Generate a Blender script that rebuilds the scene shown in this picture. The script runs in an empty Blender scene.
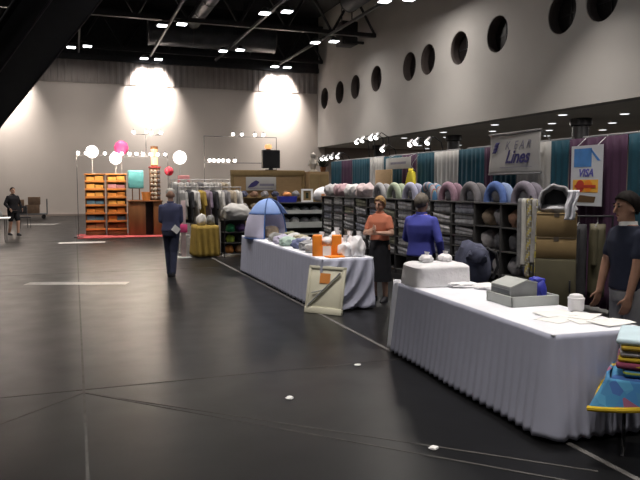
import bpy, bmesh, math, random
from mathutils import Vector, Matrix, noise
random.seed(7)
S = bpy.context.scene
COL = S.collection
PI = math.pi
R = math.radians

# ------------------------------------------------------------------ camera, world, exposure
cam = bpy.data.cameras.new('camera')
cam.sensor_width = 36
cam.lens = 36 * 675 / 640
cam.clip_end = 200
cam_o = bpy.data.objects.new('camera', cam)
COL.objects.link(cam_o)
cam_o.location = (0, 0, 1.75)
cam_o.rotation_euler = (R(90 - 4.574), 0, R(-19.95))
S.camera = cam_o
w = bpy.data.worlds.new('hall_air')
S.world = w
w.use_nodes = True
w.node_tree.nodes['Background'].inputs[0].default_value = (.5, .5, .55, 1)
w.node_tree.nodes['Background'].inputs[1].default_value = .02
S.view_settings.view_transform = 'Standard'
S.view_settings.look = 'None'
S.view_settings.gamma = 1
S.view_settings.use_curve_mapping = False
S.view_settings.exposure = 0.0
BAY_W = 43.0      # watts of one high-bay lamp
BAY_SPREAD = 91.0  # beam angle of the reflectors
BAY_COL = (1.0, .93, .87)

# ------------------------------------------------------------------ materials
def mat(name, col, rough=.7, metal=0., var=.12, scale=6., emis=0., bump=0., bscale=40., alpha=1., trans=0., ecol=None, stretch=None, spec=.5):
    m = bpy.data.materials.new(name)
    m.use_nodes = True
    nt = m.node_tree
    b = nt.nodes['Principled BSDF']
    b.inputs['Roughness'].default_value = rough
    b.inputs['Metallic'].default_value = metal
    b.inputs['Specular IOR Level'].default_value = spec
    tc = nt.nodes.new('ShaderNodeTexCoord')
    src = tc.outputs['Object']
    if stretch:
        mp = nt.nodes.new('ShaderNodeMapping')
        mp.inputs['Scale'].default_value = stretch
        nt.links.new(src, mp.inputs['Vector'])
        src = mp.outputs['Vector']
    nz = nt.nodes.new('ShaderNodeTexNoise')
    nz.inputs['Scale'].default_value = scale
    nz.inputs['Detail'].default_value = 5
    nt.links.new(src, nz.inputs['Vector'])
    rp = nt.nodes.new('ShaderNodeValToRGB')
    rp.color_ramp.elements[0].position = .3
    rp.color_ramp.elements[1].position = .7
    rp.color_ramp.elements[0].color = tuple(max(0, c * (1 - var)) for c in col) + (1,)
    rp.color_ramp.elements[1].color = tuple(min(1, c * (1 + var)) for c in col) + (1,)
    nt.links.new(nz.outputs['Fac'], rp.inputs['Fac'])
    nt.links.new(rp.outputs['Color'], b.inputs['Base Color'])
    if emis:
        b.inputs['Emission Color'].default_value = tuple(ecol or col) + (1,)
        b.inputs['Emission Strength'].default_value = emis
    if trans:
        b.inputs['Transmission Weight'].default_value = trans
    if bump:
        n2 = nt.nodes.new('ShaderNodeTexNoise')
        n2.inputs['Scale'].default_value = bscale
        nt.links.new(src, n2.inputs['Vector'])
        bp = nt.nodes.new('ShaderNodeBump')
        bp.inputs['Strength'].default_value = bump
        bp.inputs['Distance'].default_value = .02
        nt.links.new(n2.outputs['Fac'], bp.inputs['Height'])
        nt.links.new(bp.outputs['Normal'], b.inputs['Normal'])
    return m

def patchwork(name, cols, scale=7.):
    m = mat(name, cols[0], .9)
    nt = m.node_tree
    b = nt.nodes['Principled BSDF']
    tc = nt.nodes.new('ShaderNodeTexCoord')
    vo = nt.nodes.new('ShaderNodeTexVoronoi')
    vo.inputs['Scale'].default_value = scale
    nt.links.new(tc.outputs['Object'], vo.inputs['Vector'])
    sp = nt.nodes.new('ShaderNodeSeparateColor')
    nt.links.new(vo.outputs['Color'], sp.inputs['Color'])
    rp = nt.nodes.new('ShaderNodeValToRGB')
    rp.color_ramp.interpolation = 'CONSTANT'
    while len(rp.color_ramp.elements) < len(cols):
        rp.color_ramp.elements.new(.5)
    for i, c in enumerate(cols):
        rp.color_ramp.elements[i].position = i / len(cols)
        rp.color_ramp.elements[i].color = tuple(c) + (1,)
    nt.links.new(sp.outputs['Red'], rp.inputs['Fac'])
    nt.links.new(rp.outputs['Color'], b.inputs['Base Color'])
    return m

def stripes(name, cols, scale, axis='Z'):
    m = mat(name, cols[0], .9)
    nt = m.node_tree
    b = nt.nodes['Principled BSDF']
    tc = nt.nodes.new('ShaderNodeTexCoord')
    wv = nt.nodes.new('ShaderNodeTexWave')
    wv.bands_direction = axis if axis in 'XYZ' else 'DIAGONAL'
    wv.inputs['Scale'].default_value = scale
    wv.inputs['Distortion'].default_value = 1.5
    nt.links.new(tc.outputs['Object'], wv.inputs['Vector'])
    rp = nt.nodes.new('ShaderNodeValToRGB')
    rp.color_ramp.interpolation = 'CONSTANT'
    while len(rp.color_ramp.elements) < len(cols):
        rp.color_ramp.elements.new(.5)
    for i, c in enumerate(cols):
        rp.color_ramp.elements[i].position = i / len(cols)
        rp.color_ramp.elements[i].color = tuple(c) + (1,)
    nt.links.new(wv.outputs['Fac'], rp.inputs['Fac'])
    nt.links.new(rp.outputs['Color'], b.inputs['Base Color'])
    return m

M = {}
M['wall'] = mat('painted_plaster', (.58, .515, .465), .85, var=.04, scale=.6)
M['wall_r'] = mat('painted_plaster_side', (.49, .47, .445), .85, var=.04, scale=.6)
M['ribbed'] = mat('ribbed_metal', (.30, .26, .24), .6, var=.08, scale=1.)
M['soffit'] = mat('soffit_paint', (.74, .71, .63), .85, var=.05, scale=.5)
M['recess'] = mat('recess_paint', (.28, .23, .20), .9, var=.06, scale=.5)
M['black'] = mat('black_steel', (.012, .012, .015), .5, var=.3)
M['deck'] = mat('roof_deck', (.02, .02, .023), .9, var=.3)
M['duct'] = mat('galvanised_duct', (.06, .065, .075), .45, metal=.3, var=.25, scale=2)
M['strut'] = mat('grey_strut', (.08, .08, .085), .5, metal=.2, var=.2)
M['beam'] = mat('black_beam', (.006, .006, .010), .55, var=.3)
M['edge'] = mat('beam_edge', (.05, .04, .05), .4, var=.2)
M['hole'] = mat('dark_glass', (.01, .008, .008), .3, var=.3, scale=2)
M['reveal'] = mat('porthole_reveal', (.07, .055, .05), .8, var=.1)
M['lamp_glow'] = mat('lamp_glow', (1, 1, 1), .5, emis=9., ecol=(.95, .97, 1.))
M['bulb'] = mat('bulb_glow', (1, .98, .95), .5, emis=9., ecol=(1, .97, .92))
M['down'] = mat('downlight_glow', (1, 1, 1), .5, emis=1.6, ecol=(.95, .97, 1.))
M['globe'] = mat('globe_glow', (1, .98, .95), .5, emis=2.2, ecol=(1, .97, .93))
M['amber'] = mat('amber_glow', (1, .5, .2), .5, emis=1.0, ecol=(1, .45, .18))
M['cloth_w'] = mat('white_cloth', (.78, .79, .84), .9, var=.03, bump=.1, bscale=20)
M['skirt'] = mat('skirt_cloth_shaded', (.41, .425, .53), .85, var=.04, scale=3)  # white cloth too; the shade on its hanging sides is put into this colour
M['steel'] = mat('table_steel', (.25, .25, .26), .4, metal=.8)
M['plastic'] = mat('plastic_bag', (.82, .81, .83), .4, var=.04, bump=.25, bscale=25)
M['paper'] = mat('paper', (.82, .82, .80), .8, var=.02)
M['grey_pl'] = mat('grey_plastic', (.46, .48, .46), .5, var=.06)
M['grey_dk'] = mat('dark_grey_plastic', (.12, .13, .14), .5)
M['grey_md'] = mat('mid_grey_plastic', (.30, .31, .31), .5)
M['blue_pl'] = mat('blue_plastic', (.04, .05, .42), .5)
M['teal'] = mat('teal_drape', (.004, .055, .085), .8, var=.15, scale=3)
M['plum'] = mat('plum_drape', (.055, .018, .05), .8, var=.15, scale=3)
M['white_d'] = mat('white_drape', (.46, .45, .43), .85, var=.05, scale=3)
M['alum'] = mat('aluminium', (.45, .45, .46), .35, metal=.8)
M['rack'] = mat('dark_rack', (.035, .034, .034), .6, var=.2)
M['tan'] = mat('tan_carton', (.27, .185, .08), .8, var=.08)
M['olive'] = mat('olive_cabinet', (.075, .066, .035), .7, var=.1)
M['tape'] = mat('tape', (.10, .08, .06), .5)
M['tanwall'] = mat('tan_slatwall', (.36, .24, .12), .75, var=.1, stretch=(1, 1, 8))
M['wood'] = mat('brown_wood', (.20, .085, .03), .5, var=.25, scale=4, stretch=(1, 1, .2))
M['orange'] = mat('orange_board', (.85, .25, .015), .6, var=.06)
M['orange_s'] = mat('orange_shelf', (.62, .23, .05), .6, var=.1)
M['red'] = mat('red_carpet', (.33, .05, .05), .95, var=.15, scale=30)
M['pink'] = mat('pink_rubber', (.85, .09, .28), .4)
M['redball'] = mat('red_rubber', (.55, .03, .06), .4)
M['yellow_c'] = mat('mustard_cloth', (.30, .20, .035), .9, var=.15)
M['yellow'] = mat('yellow_cloth', (.62, .50, .03), .9, var=.12)
M['cream'] = mat('cream_board', (.62, .60, .47), .7, var=.05)
M['charcoal'] = mat('charcoal_fabric', (.03, .03, .034), .9, var=.3)
M['navy_f'] = mat('navy_fabric', (.045, .05, .085), .9, var=.3, scale=12)
M['screen'] = mat('screen_black', (.008, .008, .01), .35)
M['leaf'] = mat('dark_leaf', (.02, .03, .015), .8, var=.3)
M['ink'] = mat('navy_ink', (.05, .045, .17), .7)
M['inkgrey'] = mat('grey_ink', (.22, .21, .27), .7)
M['amex'] = mat('card_blue', (.06, .22, .55), .6)
M['visa'] = mat('script_blue', (.10, .10, .40), .6)
M['mc_red'] = mat('card_red', (.50, .04, .02), .6)
M['mc_yel'] = mat('card_yellow', (.80, .42, .05), .6)
M['brownish'] = mat('card_brown', (.12, .07, .03), .6)
M['hoodblue'] = mat('blue_mesh', (.26, .40, .78), .7, var=.08)
M['hoodwhite'] = mat('lavender_mesh', (.58, .56, .72), .7, var=.06)
M['rimblue'] = mat('blue_rim', (.05, .13, .38), .6)
M['statue'] = mat('pale_plaster', (.58, .53, .46), .8)
M['floorstrip'] = mat('pale_floor_strip', (.42, .40, .38), .6, var=.2, scale=9)
M['line'] = mat('floor_line', (.11, .105, .10), .6, var=.3, scale=8)
M['joint'] = mat('floor_joint', (.045, .043, .04), .6, var=.4, scale=8)
M['pinkw'] = mat('pale_pink_board', (.55, .42, .42), .8)

def floor_mat():
    m = mat('polished_concrete', (.007, .0072, .0078), .28, var=.35, scale=.9)
    nt = m.node_tree
    b = nt.nodes['Principled BSDF']
    b.inputs['Specular IOR Level'].default_value = .24
    tc = [n for n in nt.nodes if n.type == 'TEX_COORD'][0]
    n2 = nt.nodes.new('ShaderNodeTexNoise')
    n2.inputs['Scale'].default_value = 2.3
    n2.inputs['Detail'].default_value = 8
    nt.links.new(tc.outputs['Object'], n2.inputs['Vector'])
    mr = nt.nodes.new('ShaderNodeMapRange')
    mr.inputs['To Min'].default_value = .26
    mr.inputs['To Max'].default_value = .40
    nt.links.new(n2.outputs['Fac'], mr.inputs['Value'])
    nt.links.new(mr.outputs['Result'], b.inputs['Roughness'])
    bp = nt.nodes.new('ShaderNodeBump')
    bp.inputs['Strength'].default_value = .02
    bp.inputs['Distance'].default_value = .05
    n3 = nt.nodes.new('ShaderNodeTexNoise')
    n3.inputs['Scale'].default_value = .8
    nt.links.new(tc.outputs['Object'], n3.inputs['Vector'])
    nt.links.new(n3.outputs['Fac'], bp.inputs['Height'])
    nt.links.new(bp.outputs['Normal'], b.inputs['Normal'])
    return m
M['floor'] = floor_mat()

# ------------------------------------------------------------------ mesh builder
class MB:
    def __init__(s):
        s.bm = bmesh.new()
    def _add(s, b2, mtx):
        me = bpy.data.meshes.new('tmp')
        b2.to_mesh(me)
        b2.free()
        me.transform(mtx)
        s.bm.from_mesh(me)
        bpy.data.meshes.remove(me)
        return s
    def box(s, x0, x1, y0, y1, z0, z1, bev=0., rot=None, seg=2):
        b = bmesh.new()
        bmesh.ops.create_cube(b, size=1)
        sx, sy, sz = x1 - x0, y1 - y0, z1 - z0
        bmesh.ops.scale(b, vec=(sx, sy, sz), verts=b.verts)
        if bev:
            bmesh.ops.bevel(b, geom=b.edges[:], offset=min(bev, .45 * min(abs(sx), abs(sy), abs(sz))), segments=seg, affect='EDGES', profile=.5)
        mx = Matrix.Translation(((x0 + x1) / 2, (y0 + y1) / 2, (z0 + z1) / 2))
        if rot:
            mx = mx @ rot
        return s._add(b, mx)
    def cyl(s, p0, p1, r0, r1=None, seg=16, caps=True):
        p0, p1 = Vector(p0), Vector(p1)
        d = p1 - p0
        b = bmesh.new()
        bmesh.ops.create_cone(b, cap_ends=caps, segments=seg, radius1=r0, radius2=r0 if r1 is None else r1, depth=d.length)
        q = Vector((0, 0, 1)).rotation_difference(d).to_matrix().to_4x4()
        return s._add(b, Matrix.Translation((p0 + p1) / 2) @ q)
    def ball(s, c, r, seg=16, rot=None):
        if not hasattr(r, '__len__'):
            r = (r, r, r)
        b = bmesh.new()
        bmesh.ops.create_uvsphere(b, u_segments=seg, v_segments=max(6, seg // 2 + 2), radius=1)
        mx = Matrix.Translation(c) @ (rot or Matrix()) @ Matrix.Diagonal((*r, 1))
        return s._add(b, mx)
    def cap(s, p0, p1, r0, r1, seg=14):
        s.cyl(p0, p1, r0, r1, seg)
        s.ball(p0, r0, seg)
        return s.ball(p1, r1, seg)
    def tube(s, pts, r, seg=8):
        for a, c in zip(pts, pts[1:]):
            s.cyl(a, c, r, r, seg)
        for p in pts[1:-1]:
            s.ball(p, r, seg)
        return s
    def lathe(s, prof, seg=24, c=(0, 0, 0)):
        return s.loft([(z, r, r, 0, 0) for r, z in prof], seg, c)
    def loft(s, rings, seg=24, c=(0, 0, 0), sq=1.):
        b = bmesh.new()
        loops = []
        for z, rx, ry, cx, cy in rings:
            vs = []
            for i in range(seg):
                a = 2 * PI * i / seg
                ca, sa = math.cos(a), math.sin(a)
                ca = math.copysign(abs(ca) ** sq, ca)
                sa = math.copysign(abs(sa) ** sq, sa)
                vs.append(b.verts.new((cx + rx * ca, cy + ry * sa, z)))
            loops.append(vs)
        for l0, l1 in zip(loops, loops[1:]):
            for i in range(seg):
                b.faces.new((l0[i], l0[(i + 1) % seg], l1[(i + 1) % seg], l1[i]))
        b.faces.new(loops[0][::-1])
        b.faces.new(loops[-1])
        return s._add(b, Matrix.Translation(c))
    def lump(s, c, r, seed=0, amp=.25, freq=1.6, sub=3, flat=True):
        b = bmesh.new()
        bmesh.ops.create_icosphere(b, subdivisions=sub, radius=1)
        o = Vector((seed * 3.1, seed * 1.7, seed * 2.3))
        for v in b.verts:
            n = noise.noise(v.co * freq + o) + .5 * noise.noise(v.co * freq * 2.7 + o)
            v.co *= 1 + amp * n
            if flat and v.co.z < -.72:
                v.co.z = -.72
        return s._add(b, Matrix.Translation(c) @ Matrix.Diagonal((*r, 1)))
    def grid(s, f, nu, nv, closed=False):
        vs = [[s.bm.verts.new(f(i / nu, j / nv)) for j in range(nv + 1)] for i in range(nu if closed else nu + 1)]
        n = len(vs)
        for i in range(nu):
            a, c = vs[i], vs[(i + 1) % n]
            for j in range(nv):
                s.bm.faces.new((a[j], c[j], c[j + 1], a[j + 1]))
        return s
    def poly(s, pts, z0, z1, axis='z'):
        # closed outline (list of 2D points) extruded
        def P(p, t):
            return {'z': (p[0], p[1], t), 'y': (p[0], t, p[1]), 'x': (t, p[0], p[1])}[axis]
        a = [s.bm.verts.new(P(p, z0)) for p in pts]
        c = [s.bm.verts.new(P(p, z1)) for p in pts]
        n = len(pts)
        s.bm.faces.new(a[::-1])
        s.bm.faces.new(c)
        for i in range(n):
            s.bm.faces.new((a[i], a[(i + 1) % n], c[(i + 1) % n], c[i]))
        return s
    def mesh(s, name, smooth=True):
        bmesh.ops.recalc_face_normals(s.bm, faces=s.bm.faces[:])
        me = bpy.data.meshes.new(name)
        s.bm.to_mesh(me)
        s.bm.free()
        if smooth:
            for p in me.polygons:
                p.use_smooth = True
            me.set_sharp_from_angle(angle=R(40))
        return me
    def build(s, name, m, parent=None, loc=(0, 0, 0), rz=0., smooth=True, solid=0.):
        o = bpy.data.objects.new(name, s.mesh(name, smooth))
        o.data.materials.append(M[m] if isinstance(m, str) else m)
        COL.objects.link(o)
        o.location = loc
        o.rotation_euler = (0, 0, rz)
        if parent:
            o.parent = parent
        if solid:
            md = o.modifiers.new('thickness', 'SOLIDIFY')
            md.thickness = solid
        return o

def tag(o, label, cat, group=None):
    o['label'] = label
    o['category'] = cat
    if group:
        o['group'] = group
    return o
def thing(name, label, cat, loc=(0, 0, 0), rz=0., group=None):
    o = bpy.data.objects.new(name, None)
    COL.objects.link(o)
    o.empty_display_size = .1
    o.location = loc
    o.rotation_euler = (0, 0, rz)
    return tag(o, label, cat, group)
def struct(o):
    o['kind'] = 'structure'
    return o
def dup(o, loc, rz=None, label=None, parent=None):
    c = o.copy()
    COL.objects.link(c)
    if parent is None:
        c.location = loc
        if rz is not None:
            c.rotation_euler = (0, 0, rz)
        if label:
            c['label'] = label
    else:
        c.parent = parent
    for ch in list(o.children):
        dup(ch, None, parent=c)
    return c
def remesh(mb, name, m, parent, voxel, smooth=4):
    o = mb.build(name, m, parent)
    md = o.modifiers.new('r', 'REMESH')
    md.mode = 'VOXEL'
    md.voxel_size = voxel
    md2 = o.modifiers.new('s', 'SMOOTH')
    md2.iterations = smooth
    md2.factor = .5
    dg = bpy.context.evaluated_depsgraph_get()
    dg.update()
    me = bpy.data.meshes.new_from_object(o.evaluated_get(dg))
    o.modifiers.clear()
    old = o.data
    o.data = me
    bpy.data.meshes.remove(old)
    for p in me.polygons:
        p.use_smooth = True
    return o
def text_mesh(name, body, size, m, parent, mtx, shear=0., depth=.002, bold=0.):
    cu = bpy.data.curves.new(name, 'FONT')
    cu.body = body
    cu.size = size
    cu.shear = shear
    cu.extrude = depth
    cu.offset = bold
    cu.align_x = 'CENTER'
    cu.align_y = 'CENTER'
    t = bpy.data.objects.new(name + '_curve', cu)
    COL.objects.link(t)
    dg = bpy.context.evaluated_depsgraph_get()
    me = bpy.data.meshes.new_from_object(t.evaluated_get(dg))
    bpy.data.objects.remove(t)
    me.transform(mtx)
    me.materials.clear()
    me.materials.append(M[m])
    o = bpy.data.objects.new(name, me)
    COL.objects.link(o)
    o.parent = parent
    return o
# a text plane facing -X (reads from the aisle): text x -> world -Y, text y -> world Z
FACE_MX = Matrix(((0, 0, -1, 0), (-1, 0, 0, 0), (0, 1, 0, 0), (0, 0, 0, 1)))
FACE_MY = Matrix(((1, 0, 0, 0), (0, 0, -1, 0), (0, 1, 0, 0), (0, 0, 0, 1)))
ORD = ['first', 'second', 'third', 'fourth', 'fifth', 'sixth', 'seventh', 'eighth', 'ninth', 'tenth', 'eleventh', 'twelfth', 'thirteenth', 'fourteenth', 'fifteenth', 'sixteenth', 'seventeenth', 'eighteenth', 'nineteenth', 'twentieth']

# ------------------------------------------------------------------ setting
XW, YW = 15.15, 42.2          # side wall, back wall
ZS = 4.28                     # underside of the low ceiling beyond the side wall
XL, YN, XF, ZT = -24., -14., 27., 12.6
struct(MB().box(XL, XF, YN, YW, -.2, 0).build('floor', 'floor', smooth=False))
struct(MB().box(XL, XF, YW, YW + .3, 0, ZT).build('wall_back', 'wall', smooth=False))
struct(MB().box(XL - .3, XL, YN, YW, 0, ZT).build('wall_left', 'wall', smooth=False))
struct(MB().box(XL, XF, YN - .3, YN, 0, ZT).build('wall_rear', 'wall', smooth=False))
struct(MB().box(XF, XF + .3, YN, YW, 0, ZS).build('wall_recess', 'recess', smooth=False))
struct(MB().box(XW + .5, XF, YN, YW, ZS, ZS + .4).build('ceiling_low', 'soffit', smooth=False))
struct(MB().box(XL, XW + .5, YN, YW, ZT, ZT + .3).build('ceiling', 'deck', smooth=False))
# recess end wall colour on the back wall beyond the side wall
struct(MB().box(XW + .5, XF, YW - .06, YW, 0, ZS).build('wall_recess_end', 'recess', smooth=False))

# side wall with ten round openings
HOLES = [(40.9, 7.32), (38.3, 7.36), (35.9, 7.36), (33.05, 7.4), (29.3, 7.42), (27.5, 7.44), (24.85, 7.45), (22.15, 7.46), (18.55, 7.4), (16.75, 7.4), (13.2, 7.4), (11.4, 7.4)]
RH = .68
def side_wall():
    bm = bmesh.new()
    def face(x):
        edges = []
        def loop(pts):
            vs = [bm.verts.new((x, *p)) for p in pts]
            for i in range(len(vs)):
                edges.append(bm.edges.new((vs[i], vs[(i + 1) % len(vs)])))
            return vs
        o = loop([(YN, ZS), (YW, ZS), (YW, ZT), (YN, ZT)])
        hs = [loop([(y + RH * math.cos(2 * PI * k / 40), z + RH * math.sin(2 * PI * k / 40)) for k in range(40)]) for y, z in HOLES]
        bmesh.ops.triangle_fill(bm, use_beauty=True, use_dissolve=False, edges=edges)
        return o, hs
    o0, h0 = face(XW)
    o1, h1 = face(XW + .5)
    for a, c in zip([o0] + h0, [o1] + h1):
        n = len(a)
        for i in range(n):
            bm.faces.new((a[i], a[(i + 1) % n], c[(i + 1) % n], c[i]))
    bmesh.ops.recalc_face_normals(bm, faces=bm.faces[:])
    me = bpy.data.meshes.new('wall_right')
    bm.to_mesh(me)
    bm.free()
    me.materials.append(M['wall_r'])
    o = bpy.data.objects.new('wall_right', me)
    COL.objects.link(o)
    return struct(o)
side_wall()
for i, (y, z) in enumerate(HOLES):
    o = bpy.data.objects.new('window_%d' % (i + 1), None)
    COL.objects.link(o)
    o.location = (XW, y, z)
    struct(o)
    mb = MB()
    N = 40
    mb.grid(lambda u, v: (.02 + v * .46, (RH - .012) * math.cos(2 * PI * u), (RH - .012) * math.sin(2 * PI * u)), N, 3, closed=True)
    mb.build('reveal', 'reveal', o, solid=.01)
    MB().cyl((.40, 0, 0), (.44, 0, 0), RH - .02, seg=40).build('pane', 'hole', o)
    MB().box(.37, .40, -.02, .02, -RH + .03, RH - .03).box(.37, .40, -RH + .03, RH - .03, -.02, .02).build('glazing_bar', 'black', o)

# ribbed band along the top of the back wall
def rib(u, v):
    x = XL + 4 + u * (XW - XL - 4.05)
    k = (x / .36) % 1.
    off = .04 if k < .5 else 0.
    return (x, YW - .03 - off, 7.75 + v * 1.3)
struct(MB().grid(rib, 760, 1).build('trim_1', 'ribbed', smooth=False))
struct(MB().box(XL, XW, YW - .25, YW - .001, 9.05, 9.35).build('beam_back', 'black', smooth=False))
struct(MB().box(XL, XW, YW - .15, YW - .001, 9.35, ZT).build('wall_back_upper', 'deck', smooth=False))
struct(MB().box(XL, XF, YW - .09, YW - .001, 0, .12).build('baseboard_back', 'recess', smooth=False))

# black columns under the low ceiling
for i, y in enumerate((11.7, 20.8, 29.9, 38.8)):
    struct(MB().lathe([(.36, 0), (.36, .3), (.30, .34), (.30, ZS - .3), (.40, ZS - .25), (.40, ZS)], 24).build('column_%d' % (i + 1), 'black', loc=(18, y, 0)))

# roof: trusses across the hall, grey channels along it
for i, y in enumerate((7.6, 16., 24.4, 33.2, 41.3)):
    t = bpy.data.objects.new('roof_beam_%d' % (i + 1), None)
    COL.objects.link(t)
    t.location = (0, y, 0)
    struct(t)
    MB().box(XL, XW, -.12, .12, 9.55, 9.75).build('bottom_chord', 'black', t)
    MB().box(XL, XW, -.12, .12, 11.6, 11.85).build('top_chord', 'black', t)
    mb = MB()
    n = 16
    for k in range(n):
        x0 = XL + (XW - XL) * k / n
        x1 = XL + (XW - XL) * (k + 1) / n
        mb.cyl((x0, 0, 9.65), ((x0 + x1) / 2, 0, 11.7), .07, seg=8)
        mb.cyl(((x0 + x1) / 2, 0, 11.7), (x1, 0, 9.65), .07, seg=8)
    mb.build('web', 'black', t)
ROWS = {-7.8: [8.9, 17.3, 25.7, 34.1], -3.7: [-3.9, 4.5, 12.9, 21.3, 31.0, 41.35], .45: [-8.5, 0., 8.3, 16.7, 25.2, 39.1], 4.45: [-4., 6., 15., 24., 32.4, 41.35],
        8.35: [-5, 3., 11.6, 20., 28.6, 37.3], 12.4: [0., 8., 16.6, 25.1, 33.5, 41.35]}
for x in ROWS:
    struct(MB().box(x - .05, x + .05, YN + .5, YW - .5, 9.36, 9.48).build('ceiling_beam', 'strut', smooth=False))

def high_bay(label, side):
    t = thing('high_bay_lamp', label, 'ceiling light', group='high-bay lamps under the roof')
    MB().loft([(.0, .26, .26, 0, 0), (.05, .26, .26, 0, 0), (.12, .16, .16, 0, 0), (.2, .10, .10, 0, 0)], 16, sq=.6).build('housing', 'strut', t)
    MB().cyl((0, 0, .18), (0, 0, .26), .03, seg=8).cyl((0, 0, .24), (-side * .42, 0, .24), .022, seg=8).build('bracket', 'strut', t)
    MB().box(-.21, .21, -.21, .21, -.03, .0, bev=.01).build('diffuser', 'lamp_glow', t)
    return t
protos = {}
cnt = 0
for x, ys in ROWS.items():
    for y in ys:
        for dx, dy in ((-.4, .3), (.42, -.3)):
            if y > 40.5:
                dy = 0
            lab = '%s white lamp, %s pair from back wall, %s channel from porthole wall' % (
                'left' if dx < 0 else 'right', ORD[len(ys) - 1 - ys.index(y)], ORD[5 - list(ROWS).index(x)])
            sd = 1 if dx > 0 else -1
            if sd not in protos:
                o = protos[sd] = high_bay(lab, sd)
            else:
                o = dup(protos[sd], (0, 0, 0), label=lab)
            o.location = (x + dx, y + dy, 9.2)
            l = bpy.data.lights.new('bay_light', 'AREA')
            l.shape = 'SQUARE'
            l.size = .42
            l.energy = BAY_W * (4.4 if y > 40.5 else 2.3 if (x, y) == (12.4, 25.1) else 1.)
            l.color = BAY_COL
            l.spread = R(74 if y > 40.5 else 165 if y > 30 else 180 if (x, y) == (12.4, 25.1) else BAY_SPREAD)
            lo = bpy.data.objects.new('bay_light', l)
            COL.objects.link(lo)
            lo.parent = o
            lo.location = (0, 0, -.04)
            if y > 40.5:      # the wall washers are tilted to the wall
                lo.rotation_euler = (R(30), 0, 0)
                lo.location = (0, .05, -.16)
            cnt += 1

# ducts and the raking black beams
def duct(label, a, b, r):
    t = thing('air_duct', label, 'duct', a)
    d = Vector(b) - Vector(a)
    MB().cyl((0, 0, 0), d, r, seg=28).build('pipe', 'duct', t)
    n = max(2, int(d.length / 2.4))
    for k in range(n + 1):
        p = d * (k / n)
        u = d.normalized() * .03
        MB().cyl(p - u, p + u, r + .03, seg=28).build('seam_band', 'strut', t)
    for k in (.25, .75):
        p = d * k
        MB().cyl(p + Vector((0, 0, r)), (p.x, p.y, ZT - a[2] + .02), .02, seg=6).build('hanger', 'black', t)
duct('fat round air duct running across the hall just above the back wall', (4.2, 40.2, 10.5), (11.6, 40.2, 10.5), .72)
duct('grey round air duct running lengthwise under the roof deck', (6.6, 14.5, 11.0), (6.6, 39., 11.0), .38)
duct('black round air duct beside the porthole wall', (13.6, 15., 11.2), (13.6, 33.0, 11.2), .5)
t = thing('ventilation_box', 'black boxy ventilation unit hung beside the porthole wall', 'vent', (14.35, 35.2, 9.45))
MB().box(-.45, .45, -.5, .5, 0, 1.25, bev=.03).build('casing', 'black', t)
for x in (-.3, .3):
    MB().cyl((x, 0, 1.2), (x, 0, ZT - 9.43), .03, seg=8).build('hanger', 'black', t)
MB().box(-.35, .81, -.55, -.42, .05, .18).build('bracket', 'black', t)

def raking(n, a, b, wd, t0, t1, edge):
    a, b = Vector(a), Vector(b)
    d = b - a
    p0, p1 = a + d * t0, a + d * t1
    t = bpy.data.objects.new('raking_beam_%d' % n, None)
    COL.objects.link(t)
    struct(t)
    q = d.to_track_quat('Y', 'Z').to_matrix().to_4x4()
    L = (p1 - p0).length
    def part(nm, m, x0, x1, z0, z1):
        mb = MB().box(x0, x1, 0, L, z0, z1, bev=.015)
        o = mb.build(nm, m, t)
        o.matrix_local = Matrix.Translation(p0) @ q
        return o
    h = wd / 2
    part('web', 'beam', -h * .75, h * .75, -h, h)
    part('flange', 'beam', -h, h, h - .05, h + .01)
    part('flange', 'beam', -h, h, -h - .01, -h + .05)
    for sx in (-1, 1):
        part('edge_strip', 'edge', sx * h - .012, sx * h + .012, -h - .02, -h + .0)
raking(1, (-1.25, 12.1, 3.24), (-.08, 10.1, 4.40), .62, -2.72, 5.5, 0)
raking(2, (-2.2, 12.0, 3.83), (-.98, 10.0, 5.03), .68, -3.1, 5., 0)

# floor joints and pale strips
def strip(name, m, x0, y0, x1, y1, wd, h=.002, z=.0):
    a, b = Vector((x0, y0, 0)), Vector((x1, y1, 0))
    d = (b - a)
    n = Vector((-d.y, d.x, 0)).normalized() * wd / 2
    mb = MB()
    mb.poly([(a + n)[:2], (b + n)[:2], (b - n)[:2], (a - n)[:2]], z, z + h)
    return mb.build(name, m, smooth=False)
for a in ((.03, -2, .03, YW - .2, .02), (XL + .1, 6.05, XW, 6.05, .02), (.03, 5.96, -6.5, -.6, .02), (.03, 5.96, 4.3, 1.5, .02), (.03, 5.96, 2.98, 3.2, .02),
          (XL + .1, 14.4, XW, 14.4, .02), (XL + .1, 22.9, XW, 22.9, .02), (8.5, -2, 8.5, YW - .2, .02)):
    struct(strip('floor_joint', 'joint', *a))
struct(strip('floor_joint', 'line', 3.12, -1, 3.12, 20, .045, h=.003))
for lab, (x0, y0, x1, y1, wd) in (('long pale strip on the floor left of the walking man', (-.85, 13.1, .86, 12.55, .33)),
                                  ('short pale strip on the floor before the orange display', (-.5, 22.2, .86, 22.1, .5)),
                                  ('faint pale strip on the floor farthest towards the back wall', (-2.2, 33.5, -.8, 33.2, .8))):
    tag(strip('floor_strip', 'floorstrip', x0, y0, x1, y1, wd, .003), lab, 'floor tape', 'pale strips on the floor')  # thin flat strips, paler than the floor around them
for lab, x, y, k in (('white paper scrap on the floor in front of the near table', 1.62, 5.2, 1), ('tiny white scrap on the floor nearest the camera', 2.2, 3.85, 2),
                     ('small pale scrap on the floor between the tables', 2.55, 5.95, 3)):
    tag(MB().lump((0, 0, .012), (.035, .025, .014), k, .4, sub=2).build('paper_scrap', 'paper', loc=(x, y, 0)), lab, 'scrap', 'scraps on the floor')

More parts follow.
